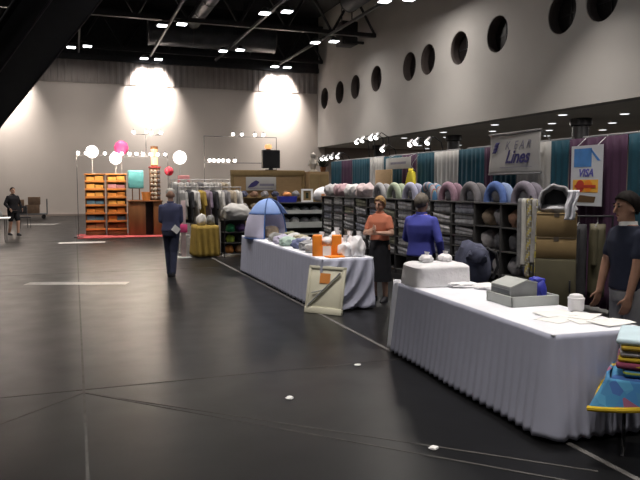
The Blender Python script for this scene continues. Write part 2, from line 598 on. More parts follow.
# downlights under the low ceiling
k = 0
pd = None
for y0 in (11.6, 15.5, 19.3, 23.4, 27.5, 31.5):
    for j in range(4):
        x, y = 15.95 + 2.1 * j + (.3 if j == 0 else 0), y0 + 2.8 * j + .4
        if y > YW - 1:
            continue
        lab = 'small round downlight in the low ceiling, %s diagonal row, %s from the porthole wall' % (ORD[int((y0 - 11) / 3.9)], ORD[j])
        if pd is None:
            pd = thing('downlight', lab, 'ceiling light', group='downlights in the low ceiling')
            MB().lathe([(.16, -.035), (.19, -.03), (.19, 0), (.12, 0)], 20).build('trim_ring', 'soffit', pd)
            MB().cyl((0, 0, -.045), (0, 0, -.034), .15, seg=20).build('diffuser', 'down', pd)
            o = pd
        else:
            o = dup(pd, (0, 0, 0), label=lab)
        o.location = (x, y, ZS)
        l = bpy.data.lights.new('down_light', 'AREA')
        l.size = .28
        l.shape = 'DISK'
        l.energy = 16
        l.color = BAY_COL
        lo = bpy.data.objects.new('down_light', l)
        COL.objects.link(lo)
        lo.parent = o
        lo.location = (0, 0, -.06)

# ------------------------------------------------------------------ pipe and drape behind the main booth
XD = 6.95
def drape(y0, y1, m, label, x=XD, zt=2.44, face='x'):
    L = y1 - y0
    n = max(40, int(L * 90))
    ph = random.random() * 9
    def f(u, v):
        s = u * L
        a = (.008 + .016 * v) * (math.sin(2 * PI * s / .15 + ph + .6 * math.sin(s * 5)) + .5 * math.sin(2 * PI * s / .36))
        p = (a, s - L / 2 + .01 * math.sin(9 * s + 4 * v), zt - v * (zt - .03))
        return p if face == 'x' else (p[1], p[0], p[2])
    o = MB().grid(f, n, 10).build('drape', m, loc=(x, (y0 + y1) / 2, 0) if face == 'x' else ((y0 + y1) / 2, x, 0), solid=.004)
    return tag(o, label, 'drape', 'drapes behind the booths')
for a in ((5.2, 7.13, 'teal', 'teal drape at the far right edge, nearer than the wide plum one'),
          (7.13, 8.25, 'plum', 'wide plum drape behind the card-logo poster'),
          (8.25, 8.66, 'teal', 'narrow teal drape above the tan cartons'),
          (8.66, 9.5, 'white_d', 'white drape half behind the lettered banner'),
          (9.5, 10.2, 'teal', 'teal drape hidden mostly behind the lettered banner'),
          (10.2, 10.47, 'plum', 'sliver of plum drape at the far edge of the lettered banner'),
          (10.47, 11.33, 'teal', 'teal drape above the pale arched cushions, left of the banner'),
          (11.33, 12.25, 'white_d', 'white drape behind the blue-shirted man, between two teal ones'),
          (12.25, 13.03, 'teal', 'teal drape right of the yellow hanging smock'),
          (13.03, 13.74, 'plum', 'plum drape behind the yellow hanging smock'),
          (13.74, 14.69, 'teal', 'teal drape above the tan upright board'),
          (14.69, 15.5, 'white_d', 'white drape farthest along the row, left of the tan board'),
          (15.5, 16.67, 'teal', 'teal drape between the farthest white and the farthest plum'),
          (16.67, 17.39, 'plum', 'plum drape second from the far end of the row'),
          (17.39, 18.2, 'teal', 'teal drape at the very far end of the row')):
    drape(*a)
for i, (y0, y1) in enumerate(((5.2, 8.25), (8.25, 11.33), (11.33, 14.69), (14.69, 18.25))):
    t = thing('drape_rail', 'aluminium drape rail, %s from the near end of the row' % ORD[i], 'drape rail', (XD + .05, y0, 0), group='rails that carry the drapes')
    MB().cyl((0, 0, 2.45), (0, y1 - y0 - .23, 2.45), .02, seg=10).build('crossbar', 'alum', t)
    MB().cyl((0, 0, .01), (0, 0, 2.47), .024, seg=10).build('upright', 'alum', t)
    MB().box(-.2, .2, -.2, .2, 0, .012, bev=.005).build('base', 'alum', t)

# banner with slanted lettering
t = thing('hanging_banner', 'white banner with slanted dark blue lettering above the arched cushions', 'banner', (6.78, 9.38, 0))
def bf(u, v):
    return (.015 * math.sin(3 * u + 5 * v), .68 - 1.36 * u, 2.62 - v * .67)
MB().grid(bf, 24, 12).build('cloth', 'white_d', t, solid=.006)
for z in (2.62, 1.95):
    MB().cyl((0, -.70, z), (0, .70, z), .016, seg=10).build('rod', 'alum', t)
for y in (-.66, .66):
    MB().cyl((.0, y, 2.62), (.2, y, 2.46), .008, seg=6).build('hook', 'alum', t)
tm = lambda y, z, x=-.024: Matrix.Translation((x, y, z)) @ FACE_MX
text_mesh('lettering', 'Lines', .30, 'ink', t, tm(-.10, 2.22), .45, bold=.006)
text_mesh('lettering', 'K  E A R', .19, 'inkgrey', t, tm(-.12, 2.41), .4)
mb = MB()
for k in range(3):
    mb.grid(lambda u, v, k=k: (-.026 - .001 * k, .47 - .03 * k + .11 * v - .06 * u, 2.30 + .055 * k + .07 * u), 2, 2)
mb.build('emblem', 'ink', t, solid=.002)
MB().box(-.024, -.02, -.5, .35, 2.055, 2.063).build('underline', 'inkgrey', t)

# poster with card logos
t = thing('card_poster', 'white upright poster of four stacked payment card logos', 'poster', (6.80, 7.72, 0), R(0))
MB().box(0, .012, -.31, .31, 1.47, 2.32).build('board', mat('poster_board', (.58, .60, .64), .6, var=.02), t)
MB().box(-.004, .0, -.1, .25, 2.02, 2.28).build('blue_square', 'amex', t)
MB().poly([(-.27, 2.1), (-.22, 2.1), (-.06, 2.26), (-.1, 2.26)], -.004, 0, 'x').build('slash', 'amex', t)
text_mesh('lettering', 'VISA', .15, 'visa', t, tm(.01, 1.93, -.003), .3, bold=.004)
MB().box(-.003, 0, -.24, .26, 1.66, 1.84).build('card_panel', 'mc_yel', t)
mb = MB().cyl((-.004, .11, 1.75), (-.003, .11, 1.75), .085, seg=24)
mb.build('red_disc', 'mc_red', t)
MB().cyl((-.006, -.05, 1.75), (-.005, -.05, 1.75), .085, seg=24).build('orange_disc', 'orange', t)
MB().box(-.008, -.006, -.2, .22, 1.725, 1.765).build('red_bar', 'mc_red', t)
MB().poly([(-.17, 1.52), (-.2, 1.60), (.1, 1.62), (.24, 1.57), (.16, 1.52)], -.004, 0, 'x').build('dark_mark', 'brownish', t)
for y in (-.2, .2):
    MB().cyl((.0, y, 2.31), (.19, y, 2.46), .006, seg=6).build('hook', 'alum', t)

# small white sign farther along the drapes
t = thing('drape_sign', 'small white sign with faint grey writing hung on the plum drape', 'sign', (6.80, 13.65, 0))
MB().box(0, .01, -.62, .62, 2.13, 2.38, bev=.004).build('board', 'white_d', t)
MB().box(-.004, 0, -.40, .36, 2.235, 2.285).build('faint_lettering', 'inkgrey', t)
for y in (-.5, .5):
    MB().cyl((.0, y, 2.37), (.2, y, 2.46), .006, seg=6).build('hook', 'alum', t)

# lamps clipped on the rail
def clip_lamp(h, label):
    t = thing('clip_lamp', label, 'lamp', group='bright lamps clipped on the drape rail')
    MB().tube([(.0, 0, 0), (-.03, 0, h), (-.2, 0, h + .1), (-.3, 0, h + .05)], .011).build('arm', 'black', t)
    sh = MB().cyl((-.28, 0, h + .09), (-.36, 0, h - .02), .03, .07, seg=14).build('shade', 'alum', t)
    MB().ball((-.345, 0, h - .01), .058, 10).build('bulb', 'bulb', sh)
    return t
for i, (y, h) in enumerate(((18.1, .06), (17.75, .06), (17.35, .08), (16.9, .07), (15.6, .38), (15.25, .40), (14.75, .42), (14.45, .42), (14.1, .12), (12.75, .16), (12.5, .18), (12.0, .16))):
    o = clip_lamp(h, 'bright clip-on lamp over the drape rail, %s from its far end' % ORD[i])
    o.location = (XD + .03, y, 2.47)
    l = bpy.data.lights.new('clip_light', 'SPOT')
    l.energy = 5
    l.spot_size = R(110)
    l.shadow_soft_size = .06
    lo = bpy.data.objects.new('clip_light', l)
    COL.objects.link(lo)
    lo.parent = o
    lo.location = (-.38, 0, h - .08)
    lo.rotation_euler = (0, R(25), 0)

# ------------------------------------------------------------------ shelving with folded garments
NB, BW, Y0, XS = 12, .715, 7.95, 6.05
DEEP = .48
LEV = [1.29, 1.11, .93, .75, .57, .39]
LEV2 = [1.13, .77, .41]
def bay(label, levels):
    t = thing('shelf_unit', label, 'shelf unit', group='dark shelf units along the drapes')
    for y in (0, BW - .025):
        MB().box(0, DEEP, y, y + .022, 0, 1.47, bev=.004).build('side_panel', 'rack', t)
    MB().box(DEEP - .015, DEEP, .022, BW - .025, .06, 1.46).build('back_panel', 'rack', t)
    MB().box(-.02, DEEP, 0, BW - .003, 1.47, 1.495, bev=.005).build('top', 'rack', t)
    for z in levels + [.1]:
        MB().box(0, DEEP - .016, .024, BW - .027, z - .02, z, bev=.004).build('shelf', 'rack', t)
    MB().box(.02, .04, .024, BW - .027, 0, .078).build('kick_plate', 'rack', t)
    return t
b2 = bay('dark shelf unit nearest the tan cartons', LEV2)
b2.location = (XS, Y0, 0)
b6 = None
for i in range(1, NB):
    lab = 'dark shelf unit, %s from the tan cartons' % ORD[i]
    if i < 2:
        dup(b2, (XS, Y0 + i * BW, 0), label=lab)
    elif b6 is None:
        b6 = bay(lab, LEV)
        b6.location = (XS, Y0 + i * BW, 0)
    else:
        dup(b6, (XS, Y0 + i * BW, 0), label=lab)
FAB = [('grey', (.36, .36, .375)), ('charcoal', (.17, .17, .19)), ('slate', (.28, .29, .34)), ('pale grey', (.50, .49, .49)), ('olive grey', (.25, .25, .18)), ('brown grey', (.30, .25, .21))]
FM = [mat('fleece_' + n.replace(' ', '_'), c, .95, var=.3, scale=14, bump=.3, bscale=60) for n, c in FAB]
def fold_mesh(k):
    rr = random.Random(k)
    mb = MB()
    z = 0
    for j in range(2):
        h = .062 + rr.random() * .010
        dx = rr.uniform(-.012, .012)
        mb.box(-.2 + dx, .2 + dx, -.29 + rr.uniform(0, .02), .29 - rr.uniform(0, .02), z, z + h + .012, bev=.034, seg=4)
        z += h
    me = mb.mesh('folded_fleece')
    for v in me.vertices:
        v.co.z += max(0, v.co.z - .02) * (.5 * noise.noise(v.co * 5 + Vector((k, 0, 0))))
        v.co.x += .012 * noise.noise(v.co * 7 + Vector((0, k, 0)))
    return me
FOLDS = []
for k in range(4):
    me = fold_mesh(k)
    me.materials.append(FM[0])
    FOLDS.append(me)
for i in range(2, NB):
    for r, z in enumerate(LEV):
        ci = random.choice([0, 0, 1, 2, 3, 3, 4 if i > 4 else 0, 5 if i > 5 else 3])
        o = bpy.data.objects.new('folded_fleece', FOLDS[random.randrange(4)])
        COL.objects.link(o)
        o.material_slots[0].link = 'OBJECT'
        o.material_slots[0].material = FM[ci]
        o.location = (XS + .215, Y0 + i * BW + BW / 2, z + .001)
        o.rotation_euler = (0, 0, random.uniform(-.03, .03))
        tag(o, '%s folded fleece on the %s shelf down, %s unit from the tan cartons' % (FAB[ci][0], ORD[r], ORD[i]), 'folded fleece', 'folded fleeces on the dark shelving')
k = 0
PL = [('grey', (.27, .26, .27)), ('dark navy', (.08, .085, .14)), ('brown', (.26, .15, .10)), ('pale grey', (.42, .40, .40)), ('charcoal', (.10, .10, .11)), ('beige', (.36, .28, .20))]
PM = [mat('plush_' + n.replace(' ', '_'), c, .95, var=.25, scale=16, bump=.4, bscale=50) for n, c in PL]
for i in range(2):
    for r, z in enumerate(LEV2):
        for j in range(2):
            ci = [3, 2, 0, 4, 1, 0, 0, 5, 4, 3, 0, 1][k]
            o = MB().lump((.2, 0, .125), (.17, .155, .17), k, .2, 1.8).build('plush_bundle', PM[ci], loc=(XS + .02, Y0 + i * BW + .19 + .335 * j, z + .001))
            tag(o, '%s plush bundle on the %s wide shelf, %s place from the tan cartons' % (PL[ci][0], ORD[r], ORD[i * 2 + j]), 'plush bundle', 'plush bundles on the near shelf units')
            k += 1

# arched cushions on top of the shelving
AC = [('mauve grey', (.20, .18, .22)), ('bright blue', (.10, .17, .42)), ('grey', (.20, .19, .20)), ('dusty pink', (.35, .22, .28)), ('blue and green', None), ('pale lavender', (.45, .45, .58)), ('pale green', (.42, .48, .35)), ('pale grey', (.36, .35, .36))]
def arched(m1, m2, label):
    t = thing('arched_cushion', label, 'cushion', group='arched cushions on top of the shelving')
    def band(x0, x1, r0, r1):
        def f(u, v):
            # closed rounded section swept over an arch
            a = PI * (1.06 * u - .03)
            s = 2 * PI * v
            rr = (r0 + r1) / 2 + (r1 - r0) / 2 * math.cos(s)
            xx = (x0 + x1) / 2 + (x1 - x0) / 2 * math.sin(s)
            rr *= 1 + .02 * math.sin(9 * u + 5 * x0)
            return (xx, rr * math.cos(a) * .82, max(.0, rr * math.sin(a) * 1.0))
        mb = MB()
        mb.grid(f, 28, 12)
        return mb
    band(-.01, .11, .19, .34).build('front_roll', m1, t)
    band(.13, .27, .17, .315).build('back_roll', m2, t)
    MB().lump((.12, 0, .10), (.09, .15, .13), 9, .12).build('lining', FM[1], t)
    return t
for i, (n, c) in enumerate(AC):
    if c is None:
        m1 = stripes('stripe_plush', [(.10, .25, .45), (.30, .40, .30), (.45, .10, .10), (.45, .45, .5)], 2.4, 'Y')
        m2 = m1
    else:
        m1 = mat('arch_' + n.replace(' ', '_'), c, .95, var=.15, scale=12, bump=.3)
        m2 = mat('arch_back_' + n.replace(' ', '_'), tuple(x * .75 for x in c), .95, var=.15, scale=12)
    if n == 'bright blue':
        m2 = mat('arch_back_pale_blue', (.25, .33, .52), .95)
    o = arched(m1, m2, '%s arched cushion standing on the shelving, %s from the tan cartons' % (n, ORD[i]))
    o.location = (XS + .1, Y0 + .36 + i * BW * 1.0, 1.496)
# soft bundles farther along the top
for i, (n, c) in enumerate((('pinkish white', (.55, .45, .45)), ('white', (.6, .58, .57)), ('dusky pink', (.42, .28, .30)), ('grey white', (.45, .43, .43)))):
    for j in range(2):
        o = MB().lump((0, 0, .13), (.17, .16, .18), i * 2 + j + 20, .25, 1.7).build('soft_bundle', mat('bundle_%s' % n.replace(' ', '_'), c, .95, var=.15, scale=10), loc=(XS + .2, Y0 + 8.02 * BW + (.33 + (i * 2 + j) * .345), 1.496))
        tag(o, '%s soft bundle on the shelving top, %s from the drape end board' % (n, ORD[7 - i * 2 - j]), 'soft bundle', 'soft bundles on the far shelving top')

# yellow smock and the tan upright board at the drapes
t = thing('hanging_smock', 'yellow smock hanging on the plum drape above the shelving', 'smock', (6.78, 12.95, 0))
def smock(u, v):
    z = 2.12 - v * .68
    wd = .07 + .07 * min(1, v * 2.2) + .03 * v
    a = 2 * PI * u
    return (.05 * math.cos(a) * (1 + .3 * math.sin(3 * a)), wd * math.sin(a) * (1 + .06 * math.sin(7 * a + 5 * v)), z)
MB().grid(smock, 30, 10, closed=True).build('body', 'yellow', t, solid=.006)
MB().cap((0, .08, 2.02), (-.02, .19, 1.74), .05, .04).build('sleeve', 'yellow', t)
MB().cap((0, -.08, 2.02), (-.02, -.18, 1.74), .05, .04).build('sleeve', 'yellow', t)
MB().tube([(0, -.14, 2.08), (0, 0, 2.16), (0, .14, 2.08)], .008).tube([(0, 0, 2.16), (.03, 0, 2.24), (.2, 0, 2.46)], .006).build('hanger', 'steel', t)
t = thing('upright_board', 'plain tan board standing on the shelving against the teal drape', 'board', (6.55, 13.85, 1.496))
MB().box(-.02, .02, -.42, .42, 0, .62, bev=.01).build('panel', 'tanwall', t)
MB().box(.0, .14, -.05, .05, 0, .03).build('foot', 'tan', t)

# hanging scarves at the near end of the shelving
t = thing('scarf_stand', 'dark stand hung with pale and yellow scarves beside the tan cartons', 'stand', (5.72, 7.52, 0))
MB().cyl((0, 0, 0), (0, 0, 1.62), .016, seg=10).build('post', 'rack', t)
MB().lathe([(.2, 0), (.2, .015), (.03, .03)], 24).build('base', 'rack', t)
mb = MB()
mb.tube([(0, -.22, 1.56), (0, .24, 1.56)], .01)
mb.build('arm', 'rack', t)
SC = [('yellow', stripes('scarf_yellow', [(.55, .48, .08), (.30, .28, .22), (.6, .55, .3)], 3., 'D')), ('silver grey', mat('scarf_silver', (.38, .37, .36), .6, var=.3, scale=9)),
      ('gold striped', stripes('scarf_gold', [(.50, .42, .15), (.45, .45, .42), (.22, .2, .15)], 4., 'D')), ('white', mat('scarf_white', (.55, .54, .50), .8, var=.15)), ('grey', mat('scarf_grey', (.2, .2, .2), .8, var=.3, scale=10))]
for i, (n, m) in enumerate(SC):
    y = -.19 + i * .095
    L = (1.0, .85, 1.05, .9, .95)[i]
    def sf(u, v, i=i, L=L):
        a = v * 2.08
        x = -.022 if a < 1 else (.022 if a > 1.08 else -.022 + .044 * (a - 1) / .08)
        z = a if a < 1 else (2.08 - a if a > 1.08 else 1. + .02 * math.sin(PI * (a - 1) / .08))
        return (x + .012 * math.sin(14 * u + i) - .010 * (1 - z), (u - .5) * .082 + .01 * math.sin(5 * z + i), 1.565 - (1 - z) * L)
    o = MB().grid(sf, 8, 52).build('hanging_scarf', m, loc=(5.72, 7.52 + y, 0), solid=.004)
    tag(o, '%s scarf hanging on the stand, %s from the tan cartons' % (n, ORD[i]), 'scarf', 'scarves on the stand')

# tan cartons on an olive cabinet, grey hood and white cloth on top
CR = R(-39)
CP = (5.66, 6.92)
t = thing('low_cabinet', 'dark olive cabinet under the two tan cartons', 'cabinet', (*CP, 0), CR)
MB().box(-.24, .24, -.2, .2, .03, .86, bev=.01).build('body', 'olive', t)
dr = MB().box(-.225, .225, -.214, -.2, .06, .84, bev=.004).build('door', 'olive', t)
MB().box(.16, .18, -.235, -.214, .45, .6, bev=.004).build('handle', 'black', dr)
MB().box(-.22, .22, -.18, .18, 0, .03).build('plinth', 'black', t)
for z0, z1, lab in ((.862, 1.125, 'lower tan carton on the dark olive cabinet'), (1.128, 1.42, 'upper tan carton under the grey hood')):
    t = thing('tan_carton', lab, 'carton', (*CP, z0), CR, group='tan cartons on the olive cabinet')
    h = z1 - z0
    MB().box(-.235, .235, -.2, .2, 0, h, bev=.008).build('box', 'tan', t)
    MB().box(-.03, .03, -.202, .202, h - .05, h + .001).build('tape_strip', 'tape', t)
    MB().box(-.23, .23, -.203, -.199, h - .014, h - .006).build('flap_edge', 'tape', t)
t = thing('hooded_jacket', 'grey hooded jacket with a dark open hood on the upper tan carton', 'jacket', (*CP, 1.421), CR)
def hood(u, v):
    a = PI * (-.12 + 1.24 * u)
    b = .62 + .38 * v
    rr = .21 * math.sin(min(1, b * 1.2) * PI / 2 + max(0, b - .55) * 2.6)
    return (rr * math.cos(a) - .02, -.19 + .34 * v, .12 + rr * math.sin(a) * 1.1 + .012 * math.sin(8 * a))
MB().grid(hood, 26, 12).build('hood', FM[0], t, solid=.03)
MB().lump((0, .0, .05), (.24, .19, .07), 3, .15).build('shoulders', FM[0], t)
MB().lump((-.02, .0, .15), (.14, .12, .15), 6, .12).build('lining', 'charcoal', t)
o = MB().grid(lambda u, v: (-.055 + .12 * u + .05 * (1 - v) + .010 * math.sin(9 * v), -.235 + .012 * math.sin(11 * u + 3 * v) - .02 * (1 - v), .27 - .36 * v), 14, 16).build('white_garment', 'cloth_w', loc=(CP[0] + .13 * math.cos(CR), CP[1] + .13 * math.sin(CR), 1.43), rz=CR, solid=.012)
tag(o, 'white garment draped over the front of the upper tan carton', 'garment')
for x, y, m, n in ((6.13, 7.06, 'charcoal', 'black'), (6.36, 6.98, 'olive', 'olive')):
    t = thing('hanging_coat', '%s coat hanging on a rail beside the olive cabinet' % n, 'coat', (x, y, 0), R(30), group='coats by the olive cabinet')
    def coat(u, v):
        a = 2 * PI * u
        wd = .05 + .07 * min(1, v * 5) + .01 * v
        return (wd * 1.05 * math.cos(a) * (1 + .05 * math.sin(6 * a + 3 * v)), .10 * math.sin(a), 1.26 - v * .95)
    MB().grid(coat, 32, 12, closed=True).build('body', m, t, solid=.006)
    for sx in (-1, 1):
        MB().cap((sx * .10, 0, 1.18), (sx * .14, -.01, .75), .05, .035).build('sleeve', m, t)
    MB().tube([(-.1, 0, 1.22), (0, 0, 1.28), (.1, 0, 1.22)], .008).tube([(0, 0, 1.28), (0, 0, 1.36)], .005).build('hanger', 'steel', t)
t = thing('coat_rail', 'black coat rail beside the olive cabinet', 'coat rail', (6.25, 7.02, 0), R(-20))
MB().cyl((-.32, 0, 1.36), (.32, 0, 1.36), .012, seg=8).build('bar', 'black', t)
for x in (-.31, .31):
    MB().cyl((x, 0, 0), (x, 0, 1.37), .014, seg=8).build('post', 'black', t)
    MB().box(x - .02, x + .02, -.16, .16, 0, .02).build('foot', 'black', t)

# ------------------------------------------------------------------ skirted tables
def rect_path(w, l, r, n):
    """Point and normal at parameter s in [0,1) around a rounded rectangle w x l centred at 0, from the middle of the +Y side."""
    segs = [('l', (0, l / 2), (w / 2 - r, l / 2)), ('a', (w / 2 - r, l / 2 - r), 90, 0), ('l', (w / 2, l / 2 - r), (w / 2, -l / 2 + r)), ('a', (w / 2 - r, -l / 2 + r), 0, -90),
            ('l', (w / 2 - r, -l / 2), (-w / 2 + r, -l / 2)), ('a', (-w / 2 + r, -l / 2 + r), -90, -180), ('l', (-w / 2, -l / 2 + r), (-w / 2, l / 2 - r)), ('a', (-w / 2 + r, l / 2 - r), 180, 90), ('l', (-w / 2 + r, l / 2), (0, l / 2))]
    lens = [math.dist(q[1], q[2]) if q[0] == 'l' else r * PI / 2 for q in segs]
    T = sum(lens)
    out = []
    for k in range(n):
        s = T * k / n
        for q, L in zip(segs, lens):
            if s <= L:
                break
            s -= L
        t = min(1, s / L)
        if q[0] == 'l':
            a, b = Vector(q[1]), Vector(q[2])
            p = a.lerp(b, t)
            d = (b - a).normalized()
            nn = Vector((-d.y, d.x))
        else:
            a = R(q[2] + (q[3] - q[2]) * t)
            nn = Vector((math.cos(a), math.sin(a)))
            p = Vector(q[1]) + nn * r
        if nn.dot(p) < 0:
            nn = -nn
        out.append((p, nn, T * k / n))
    return out, T
def skirted_table(loc, rz, w, l, label_t, label_c, pleat, amp, swag=False, seed=1, flare=.02):
    t = thing('folding_table', label_t, 'table', loc, rz)
    MB().box(-w / 2 + .02, w / 2 - .02, -l / 2 + .02, l / 2 - .02, .69, .725, bev=.01).build('tabletop', 'grey_pl', t)
    for sy in (-1, 1):
        for sx in (-1, 1):
            MB().cyl((sx * (w / 2 - .1), sy * (l / 2 - .22), 0), (sx * (w / 2 - .1), sy * (l / 2 - .22), .69), .014, seg=8).build('leg', 'steel', t)
        MB().cyl((-(w / 2 - .1), sy * (l / 2 - .22), .25), (w / 2 - .1, sy * (l / 2 - .22), .25), .01, seg=8).build('stretcher', 'steel', t)
    c = thing('tablecloth', label_c, 'tablecloth', loc, rz)
    MB().box(-w / 2 - .006, w / 2 + .006, -l / 2 - .006, l / 2 + .006, .727, .742, bev=.007, seg=3).build('top_cover', 'cloth_w', c)
    n = int((2 * (w + l)) / pleat * 9)
    path, T = rect_path(w + .02, l + .02, .05, n)
    NV = 18
    mb = MB()
    rr = random.Random(seed)
    offs = [rr.uniform(-1, 1) for _ in range(64)]
    vs = []
    for p, nn, s in path:
        col = []
        ph = s / pleat * 2 * PI + .9 * noise.noise(Vector((s * 1.7, seed, 0)))
        big = noise.noise(Vector((s * 1.3, seed * 2, 3)))
        for j in range(NV + 1):
            v = j / NV
            fold = math.sin(ph + .3 * v)
            a = (amp * .18 + amp * v) * fold + .016 * v * (1 + big) + flare * v
            z = .738 - v * (.738 - .022) - .0 + (.012 * v * (1 - fold) * .5)
            if swag and p.y < -l / 2 + .06 and nn.y < -.5:
                u = (p.x + w / 2) / w
                d = .738 - z
                r = math.hypot((u + .10) * w, d + .02)
                msk = min(1, max(0, (u - .02) * 5)) * min(1, max(0, (1.03 - u) * 9)) * min(1, d * 6)
                a = a * (1 - .9 * msk) + msk * (.034 * math.cos(2 * PI * (r - .1) / .19) + .02)
            q = p + nn * a
            col.append(mb.bm.verts.new((q.x, q.y, z)))
        vs.append(col)
    for k in range(len(vs)):
        a, b = vs[k], vs[(k + 1) % len(vs)]
        for j in range(NV):
            mb.bm.faces.new((a[j], b[j], b[j + 1], a[j + 1]))
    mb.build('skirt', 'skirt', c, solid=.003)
    return t
skirted_table((3.49, 5.01, 0), R(-3), .76, 2.62, 'long folding table under the nearest white skirted cloth', 'white cloth with a pleated skirt shaded lavender grey on the nearest table', .10, .007, seed=3, flare=.07)
skirted_table((3.585, 11.1, 0), R(0), .78, 4.75, 'long folding table under the farther skirted cloth, beside the woman', 'white cloth with a swagged end and skirt shaded grey on the farther table', .16, .008, swag=True, seed=5)
TZ = .743

# ------------------------------------------------------------------ things on the near table
def near(x, y):
    """local table coordinates (across, along) to the hall"""
    a = R(-3)
    return (3.475 + x * math.cos(a) - y * math.sin(a), 5.03 + x * math.sin(a) + y * math.cos(a))
t = thing('cloth_bundle', 'boxy bundle wrapped in white cloth at the far end of the near table', 'bundle', (*near(-.055, 1.05), TZ), R(-3))
def bundle(u, v):
    a = 2 * PI * u
    ca, sa = math.cos(a), math.sin(a)
    e = .28
    x = .30 * math.copysign(abs(ca) ** e, ca)
    y = .22 * math.copysign(abs(sa) ** e, sa)
    z = .225
    if v < .6:
        k = v / .6
        zz = .004 + (z - .03) * k
        wv = .014 * noise.noise(Vector((x * 6, y * 6, zz * 9)))
        return (x * (1.04 - .05 * k) + wv, y * (1.04 - .05 * k) + wv, zz)
    k = (v - .6) / .4
    s = 1 - k
    return (x * .98 * s, y * .98 * s, z - .026 * (1 - min(1, k * 4)) ** 2 + .016 * noise.noise(Vector((x * s * 9, y * s * 9, 3))))
MB().grid(bundle, 72, 26, closed=True).build('wrap', 'plastic', t)
o = MB().grid(lambda u, v: (-.05 + .2 * u - .05 * v, .018 * math.sin(11 * u + 2 * v) + .03 * v, .758 - .745 * v), 20, 16).build('hanging_sheet', 'cloth_w', loc=(*near(-.335, 1.375), 0), rz=R(-3), solid=.006)
tag(o, 'narrow white sheet hanging to the floor at the near table\'s far corner', 'sheet')
for (x, y, k, lab) in ((.1, .78, 1, 'flat crumpled white tissue in front of the wrapped bundle'), (.28, .62, 2, 'second crumpled white tissue behind the grey tray')):
    tag(MB().lump((0, 0, .022), (.13, .10, .03), k + 3, .35, 2).build('tissue', 'plastic', loc=(*near(x, y), TZ)), lab, 'tissue')
for (dx, dy, k, lab) in ((-.12, .12, 5, 'left of two small white knotted bags on the wrapped bundle'), (.10, .16, 8, 'right of two small white knotted bags on the wrapped bundle')):
    p = near(-.03 + dx, 1.02 + dy * .5)
    t = thing('knotted_bag', lab, 'bag', (p[0], p[1], TZ + .224), group='knotted bags on the bundle')
    MB().lump((0, 0, .035), (.075, .07, .05), k, .25, 1.8).build('sack', 'plastic', t)
    MB().cyl((0, 0, .06), (.01, 0, .11), .012, .03, seg=10).build('knot', 'plastic', t)

t = thing('plastic_tray', 'pale grey tray under the card machine on the near table', 'tray', (*near(.16, -.17), TZ), R(-3))
mb = MB()
mb.box(-.22, .22, -.19, .19, 0, .014)
for a in ((-.23, -.21, -.2, .2), (.21, .23, -.2, .2)):
    mb.box(*a, 0, .085, bev=.004)
for a in ((-.23, .23, -.2, -.18), (-.23, .23, .18, .2)):
    mb.box(*a, 0, .085, bev=.004)
mb.build('tub', 'grey_pl', t)
t = thing('card_machine', 'grey card machine with a sloped top sitting in the tray', 'machine', (*near(.085, -.155), TZ + .015), R(-3))
MB().poly([(-.13, 0), (.13, 0), (.13, .17), (.02, .19), (-.13, .135)], -.15, .15, 'y').build('case', 'grey_md', t)
MB().box(-.135, -.129, -.13, .13, .085, .115).build('slot', 'grey_dk', t)
MB().poly([(-.132, .137), (.02, .192), (.13, .172), (.13, .180), (.02, .202), (-.132, .146)], -.155, .155, 'y').build('lid', 'grey_pl', t)
MB().box(-.138, -.13, -.12, .05, .03, .055).build('label_strip', 'paper', t)
t = thing('blue_pouch', 'bright blue pouch at the back of the grey tray', 'pouch', (*near(.285, -.20), TZ + .015), R(-3))
MB().lump((0, 0, .09), (.075, .10, .12), 4, .2, 1.6).build('pouch', 'blue_pl', t)
MB().box(-.05, .05, -.06, .06, .16, .20, bev=.015).build('flap', 'blue_pl', t)
t = thing('white_cup', 'white lidded tub standing on the near table before the navy-shirted man', 'cup', (*near(.335, -.66), TZ))
MB().lathe([(.05, 0), (.062, .02), (.064, .10), (.056, .12), (.05, .135), (.03, .142), (.0005, .143)], 28).build('tub', 'plastic', t)
MB().lathe([(.066, .098), (.067, .112), (.060, .114)], 28).build('rim', 'plastic', t)
for i, (x, y, a, lab) in enumerate(((-.02, -.90, .3, 'white paper sheet lying nearest the table\'s front corner'), (.17, -1.02, -.2, 'white paper sheet at the middle of the near table end'),
                                    (.24, -.86, .55, 'white paper sheet lying before the white tub'), (.08, -.74, -.1, 'white paper sheet nearest the grey tray'), (.27, -1.14, .1, 'white paper sheet at the back corner of the near table'))):
    o = MB().grid(lambda u, v, i=i: (-.14 + .28 * u, -.108 + .216 * v, .0015 + .002 * i + .010 * (u ** 2) * math.sin(2.2 * v + i) ** 2), 10, 8).build('paper_sheet', 'paper', loc=(*near(x, y), TZ), rz=a, solid=.001)
    tag(o, lab, 'paper', 'papers on the near table')

